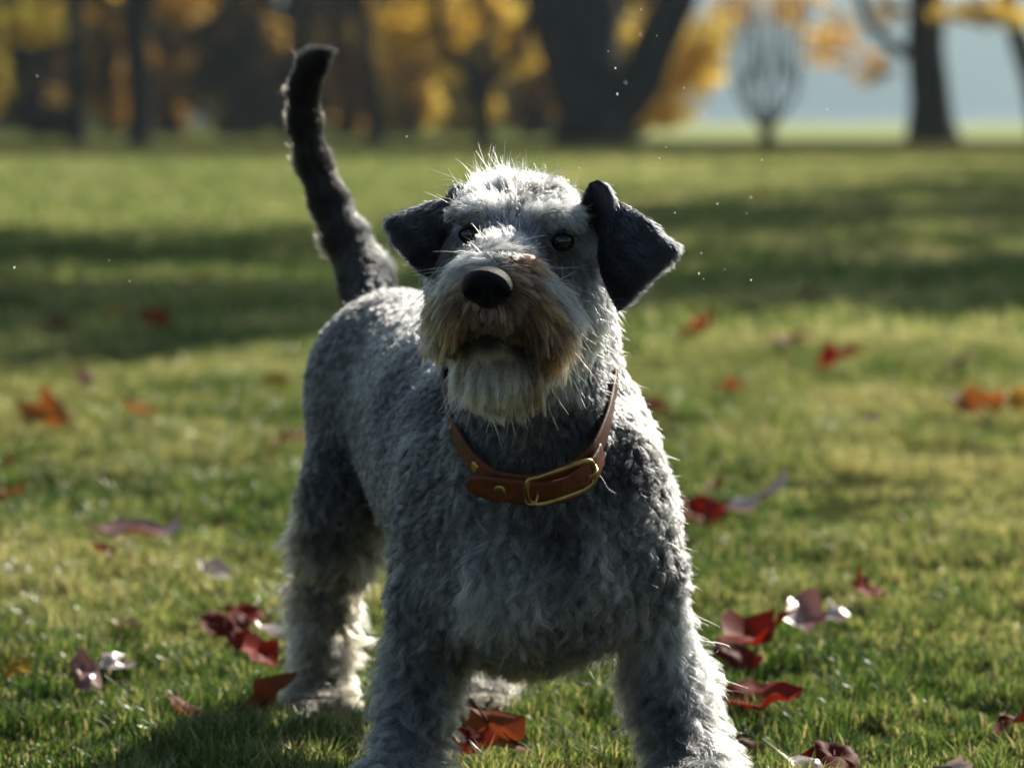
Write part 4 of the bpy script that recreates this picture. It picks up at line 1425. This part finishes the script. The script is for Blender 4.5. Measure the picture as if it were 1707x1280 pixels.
    pos = pos * (1 - wc)[:, :, None] + cp * wc[:, :, None] + offs
    # stray hairs
    stray = (rng.random(m) < stray) & ~ear
    pos[stray] += (t[None, :, None] ** 1.5) * (rng.normal(0, 1, (stray.sum(), 1, 3)) * (L[stray] * .35)[:, None, None])
    pos[:, :, 2] = np.maximum(pos[:, :, 2], 0.004)
    cd = bpy.data.hair_curves.new(name)
    cd.add_curves([K] * m)
    cd.attributes['position'].data.foreach_set('vector', pos.astype(np.float32).ravel())
    ra = cd.attributes.get('radius') or cd.attributes.new('radius', 'FLOAT', 'POINT')
    rad = (r_root * (1 - t) ** .7 + r_tip)
    rr = np.broadcast_to(rad[None, :], (m, K)) * rng.uniform(.8, 1.2, (m, 1))
    ra.data.foreach_set('value', rr.astype(np.float32).ravel())
    ca = cd.attributes.new('hair_color', 'FLOAT_COLOR', 'POINT')
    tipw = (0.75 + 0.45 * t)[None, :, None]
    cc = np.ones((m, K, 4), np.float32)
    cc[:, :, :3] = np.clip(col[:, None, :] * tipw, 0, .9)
    ca.data.foreach_set('color', cc.ravel())
    cd.materials.append(mat)
    o = bpy.data.objects.new(name, cd)
    COL.objects.link(o)
    o.parent = parent
    return o


if FUR > 0:
    hm = hair_mat('coat_hair')
    _, ca_ = field(cent)
    cpx, cpy = project_px(cent)
    front = fn[:, 1] < area * .8      # hair nobody sees from the camera side is thinner
    is_beard = (cent[:, 1] < 2.985) & (cpy > 425) & (cpy < 700) & (cpx > 690) & (cpx < 965)
    is_head = (cent[:, 1] < 3.12) & (cpy < 660) & ~is_beard
    keep = np.ones(len(cent))
    for (ec, er) in EYES:
        keep *= np.linalg.norm(cent - ec, axis=1) > er * 1.0
    keep *= np.linalg.norm(cent - NOSE_C, axis=1) > .0225
    keep *= cent[:, 2] > .004
    wgt = area * keep
    dens_body = wgt * (~is_beard & ~is_head & (TID == 0)) * np.where(front, 1, .55)
    dens_head = wgt * is_head * (TID == 0) * np.where(front, 1, .5)
    dens_ear = wgt * (TID > 0)
    dens_beard = wgt * is_beard
    aB, aH, aE, aM = (x.sum() for x in (dens_body, dens_head, dens_ear, dens_beard))
    print('areas', aB, aH, aE, aM)
    p, n, tid = sample(dens_body, int(500000 * FUR))
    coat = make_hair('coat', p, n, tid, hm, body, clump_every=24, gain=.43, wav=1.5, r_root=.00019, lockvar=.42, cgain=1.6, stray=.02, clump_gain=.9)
    pa, na, ia = sample(dens_head, int(74000 * FUR))
    pb, nb, ib = sample(dens_ear, int(32000 * FUR))
    make_hair('head_hair', np.concatenate([pa, pb]), np.concatenate([na, nb]), np.concatenate([ia, ib]), hm, body, r_root=.00022, clump_every=18, stray=.08, gain=.9, lockvar=.6, clump_gain=1.2)
    p, n, tid = sample(dens_beard, int(52000 * FUR))
    beard = make_hair('beard', p, n, tid, hm, body, r_root=.00022, K=10, clump_every=22, len_mul=1.08, stray=.04, gain=.72, grav=.85, clump_gain=1.25, lockvar=.55)
    dw = wgt * (TID == 0) * np.where(cpy < 330, 8.0, 1.0) * is_head * (VN[TRI[:, 0]][:, 2] > .2) * np.where(cpx < 850, 2.2, 1.0)
    p, n, tid = sample(dw, 420)
    make_hair('topknot_wisps', p, n, tid, hm, body, r_root=.00013, K=10, clump_every=6, len_mul=1.55, stray=.9, clump_gain=.4, wav=.8, lockvar=.2)
    p, n, tid = sample(dens_body * (cpx > 480) * ~((cpx < 660) & (cpy < 500)), 3600)
    make_hair('guard_hair', p, n, tid, hm, body, r_root=.00014, clump_every=7, len_mul=1.15, stray=.3, gain=.9, clump_gain=.6, cgain=1.4)
    tag(beard, 'cream beard and tan-sided whiskers round the muzzle')

# ---- nose
def patch_sdf(fn_, lo, hi, h):
    n3 = np.ceil((hi - lo) / h).astype(int) + 1
    X, Y, Z = np.meshgrid(*[lo[k] + np.arange(n3[k]) * h for k in range(3)], indexing='ij')
    return surface_nets(fn_(X, Y, Z), lo, h)


def nose_f(X, Y, Z):
    c = NOSE_C
    x, y, z = X - c[0], Y - c[1], Z - c[2]

    def el(cx, cy, cz, rx, ry, rz):
        q = np.sqrt(((x - cx) / rx) ** 2 + ((y - cy) / ry) ** 2 + ((z - cz) / rz) ** 2)
        return (q - 1) * min(rx, ry, rz)

    def smin(a, b, k):
        h = np.clip(.5 + .5 * (b - a) / k, 0, 1)
        return b * (1 - h) + a * h - k * h * (1 - h)
    d = el(0, .004, .003, .0195, .017, .0145)
    d = smin(d, el(0, .002, -.008, .0105, .013, .009), .005)
    d = smin(d, el(-.012, .004, -.001, .0085, .012, .0095), .004)
    d = smin(d, el(.012, .004, -.001, .0085, .012, .0095), .004)
    for s in (-1, 1):
        d = -smin(-d, el(s * .0090, -.0115, -.0035, .0052, .010, .0056), .002)
        d = -smin(-d, el(s * .015, -.004, -.006, .005, .006, .0022), .002)
    d = -smin(-d, el(0, -.014, -.007, .0009, .006, .010), .002)
    return d


nv, nq = patch_sdf(nose_f, NOSE_C - .03, NOSE_C + .03, .0011)
nose_m = simple_mat('nose_leather', (.004, .004, .005), rough=.42, bump=1.0, bscale=1500, spec=.12)
nose = link_mesh('nose', nv, nq, nose_m, dog)

def tube(path, r, closed=False, seg=10, rs=None):
    path = np.asarray(path, float)
    n = len(path)
    tan = unit(np.roll(path, -1, 0) - np.roll(path, 1, 0)) if closed else unit(np.gradient(path, axis=0))
    ref = np.array((0, 0, 1.0)) if abs(tan[0][2]) < .9 else np.array((0, 1.0, 0))
    vs = []
    a = unit(np.cross(tan[0], ref))
    for i in range(n):
        a = unit(a - tan[i] * a.dot(tan[i]))
        b = np.cross(tan[i], a)
        rr = rs[i] if rs is not None else r
        for k in range(seg):
            th = 2 * math.pi * k / seg
            vs.append(path[i] + (a * math.cos(th) + b * math.sin(th)) * rr)
    fs = []
    for i in range(n if closed else n - 1):
        j = (i + 1) % n
        for k in range(seg):
            l = (k + 1) % seg
            fs.append((i * seg + k, i * seg + l, j * seg + l, j * seg + k))
    if not closed:
        fs.append(tuple(reversed(range(seg))))
        fs.append(tuple((n - 1) * seg + k for k in range(seg)))
    return vs, fs


# ---- eyes
eye_m, t_, b_ = new_mat('eye_brown')
b_.inputs['Base Color'].default_value = (.012, .007, .004, 1)
b_.inputs['Roughness'].default_value = .04
b_.inputs['Coat Weight'].default_value = .7
b_.inputs['Specular IOR Level'].default_value = .3
tcn = N(t_, 'ShaderNodeTexCoord')
gr = N(t_, 'ShaderNodeTexGradient', gradient_type='SPHERICAL')
mp = N(t_, 'ShaderNodeMapping')
mp.inputs['Location'].default_value = (0, .95, 0)
mp.inputs['Scale'].default_value = (95, 95, 95)
mp.inputs['Location'].default_value = (0, 1.0, 0)
rp = N(t_, 'ShaderNodeValToRGB')
rp.color_ramp.elements[0].position = .15
rp.color_ramp.elements[0].color = (.006, .005, .004, 1)
rp.color_ramp.elements[1].position = .55
rp.color_ramp.elements[1].color = (.003, .003, .003, 1)
e_ = rp.color_ramp.elements.new(.3)
e_.color = (.016, .009, .005, 1)
t_.links.new(tcn.outputs['Object'], mp.inputs[0])
t_.links.new(mp.outputs[0], gr.inputs[0])
t_.links.new(gr.outputs[0], rp.inputs[0])
t_.links.new(rp.outputs[0], b_.inputs['Base Color'])


def uv_sphere(c, r, nu=40, nv_=24, scale=(1, 1, 1)):
    vs, fs = [], []
    for i in range(nv_ + 1):
        th = math.pi * i / nv_
        for j in range(nu):
            ph = 2 * math.pi * j / nu
            vs.append((c[0] + scale[0] * r * math.sin(th) * math.cos(ph), c[1] + scale[1] * r * math.sin(th) * math.sin(ph), c[2] + scale[2] * r * math.cos(th)))
    for i in range(nv_):
        for j in range(nu):
            a, b = i * nu + j, i * nu + (j + 1) % nu
            fs.append((a, a + nu, b + nu, b))
    return vs, fs


for (ec, er) in EYES:
    vs, fs = uv_sphere((0, 0, 0), er)
    e = link_mesh('eye', vs, fs, eye_m, dog)
    e.location = ec - np.array(dog.location)
    lp = []
    for k_ in range(40):
        th = 2 * math.pi * k_ / 40
        x_, z_ = math.cos(th) * er * .93, math.sin(th) * er * (.62 if math.sin(th) > 0 else .74)
        lp.append((x_, -math.sqrt(max(er * er * 1.03 - x_ * x_ - z_ * z_, 0)), z_ + er * .02))
    vs, fs = tube(np.array(lp), er * .13, True, 8)
    link_mesh('eyelid', vs, fs, nose_m, e)

# ---- collar
leather = simple_mat('collar_leather', (.135, .034, .009), rough=.5, spec=.3, bump=.35, bscale=500, var=.35)
edge_l = simple_mat('collar_edge', (.07, .02, .01), rough=.6, bump=.3, bscale=600)
brass = simple_mat('aged_brass', (.52, .36, .14), rough=.30, metal=1.0, bump=.15, bscale=300, var=.35)


def band(path, widthdir, outdir, half_w, thick, closed, taper_start=0, taper_end=0):
    """a strap: cross-section rounded rectangle swept along path"""
    n = len(path)
    prof = []
    for (u, v) in ((-1, 0), (-1, .7), (-.93, 1), (-.6, 1.12), (0, 1.16), (.6, 1.12), (.93, 1), (1, .7), (1, 0), (.9, -.2), (-.9, -.2)):
        prof.append((u, v))
    k = len(prof)
    vs = []
    for i in range(n):
        s = 1.0
        if taper_start and i < taper_start:
            s = math.sqrt(max(0.02, 1 - (1 - i / taper_start) ** 2))
        if taper_end and n - 1 - i < taper_end:
            s = math.sqrt(max(0.02, 1 - (1 - (n - 1 - i) / taper_end) ** 2))
        for (u, v) in prof:
            vs.append(path[i] + widthdir[i] * u * half_w * s + outdir[i] * v * thick)
    fs = []
    for i in range(n if closed else n - 1):
        j = (i + 1) % n
        for a in range(k):
            b = (a + 1) % k
            fs.append((i * k + a, j * k + a, j * k + b, i * k + b))
    if not closed:
        fs.append(tuple(range(k)))
        fs.append(tuple((n - 1) * k + a for a in reversed(range(k))))
    return vs, fs


ctr = RINGP.mean(0)
u_, s_, vt = np.linalg.svd(RINGP - ctr)
axis = vt[2]
if axis[2] < 0:
    axis = -axis


def frames(path, closed):
    tan = unit(np.roll(path, -1, 0) - np.roll(path, 1, 0)) if closed else unit(np.gradient(path, axis=0))
    out = path - ctr
    out = out - (out @ axis)[:, None] * axis
    out = unit(out)
    out = unit(out - (out * tan).sum(1, keepdims=True) * tan)
    # in front the strap lies on the slope of the chest
    tiltf = np.clip(-(path[:, 1] - 3.06) / .12, 0, 1)[:, None]
    out = unit(out + np.array((0, 0, .05)) * tiltf)
    wd = unit(np.cross(tan, out))
    wd[wd[:, 2] < 0] *= -1
    return wd, out


wd, od = frames(RINGP, True)
vs, fs = band(RINGP, wd, od, .0096, .0026, True)
collar = link_mesh('collar', vs, fs, leather, dog)
tag(collar, 'brown leather collar with brass buckle')
STRAP = [(778, 806, 2.997), (815, 812, 2.986), (860, 818, 2.978), (905, 822, 2.975), (950, 812, 2.977), (985, 785, 2.990), (1000, 757, 3.012)]
SPt = open_spline([P(*p) for p in STRAP], 50)
wd2, od2 = frames(SPt, False)
vs, fs = band(SPt, wd2, od2, .0112, .0028, False, taper_start=9)
strap = link_mesh('strap', vs, fs, leather, collar)


# buckle: a rounded frame standing proud of the strap, with its pin and keeper rings
BK = [(884, 836, 2.967), (878, 818, 2.960), (882, 800, 2.957), (900, 794, 2.957), (940, 780, 2.959), (970, 770, 2.965), (985, 769, 2.970), (990, 782, 2.975), (991, 800, 2.979), (975, 815, 2.977), (930, 832, 2.973), (900, 840, 2.969)]
bp_ = closed_spline([P(*p) for p in BK], 72)
vs, fs = tube(bp_, .0022, True, 12)
buckle = link_mesh('buckle', vs, fs, brass, collar)
rg = open_spline([P(*p) for p in [(876, 822, 2.973), (878, 838, 2.965), (890, 840, 2.961), (896, 826, 2.965), (895, 816, 2.975)]], 24)
vs, fs = tube(rg, .0011, False, 8)
link_mesh('buckle_ring', vs, fs, brass, collar)
rg = open_spline([P(*p) for p in [(978, 802, 2.975), (986, 793, 2.970), (995, 785, 2.975), (992, 775, 2.985)]], 24)
vs, fs = tube(rg, .0013, False, 8)
link_mesh('buckle_ring', vs, fs, brass, collar)


def rivet(c, outv_, r=.0052):
    o = unit(np.asarray(outv_, float))
    a = unit(np.cross(o, (0, 0, 1.0)))
    b = np.cross(o, a)
    vs, fs = [], []
    rings = [(1, -.0008), (1, .0003), (.85, .0008), (.5, .0011), (.15, .0012)]
    seg = 24
    for (q, h) in rings:
        for k in range(seg):
            th = 6.28318 * k / seg
            vs.append(c + (a * math.cos(th) + b * math.sin(th)) * q * r + o * h)
    for i in range(len(rings) - 1):
        for k in range(seg):
            l = (k + 1) % seg
            fs.append((i * seg + k, i * seg + l, (i + 1) * seg + l, (i + 1) * seg + k))
    fs.append(tuple((len(rings) - 1) * seg + k for k in range(seg)))
    return vs, fs


for (path, wdx, odx, px_) in ((SPt, wd2, od2, 838), (RINGP, wd, od, 797)):
    ppx, ppy = project_px(path)
    k = np.argmin(np.abs(ppx - px_) + (path[:, 1] > 3.1) * 1e4)
    vs, fs = rivet(path[k] + odx[k] * .0033, odx[k])
    link_mesh('rivet', vs, fs, brass, collar)
for o in (body, nose, collar):
    o.matrix_parent_inverse = dog.matrix_world.inverted()
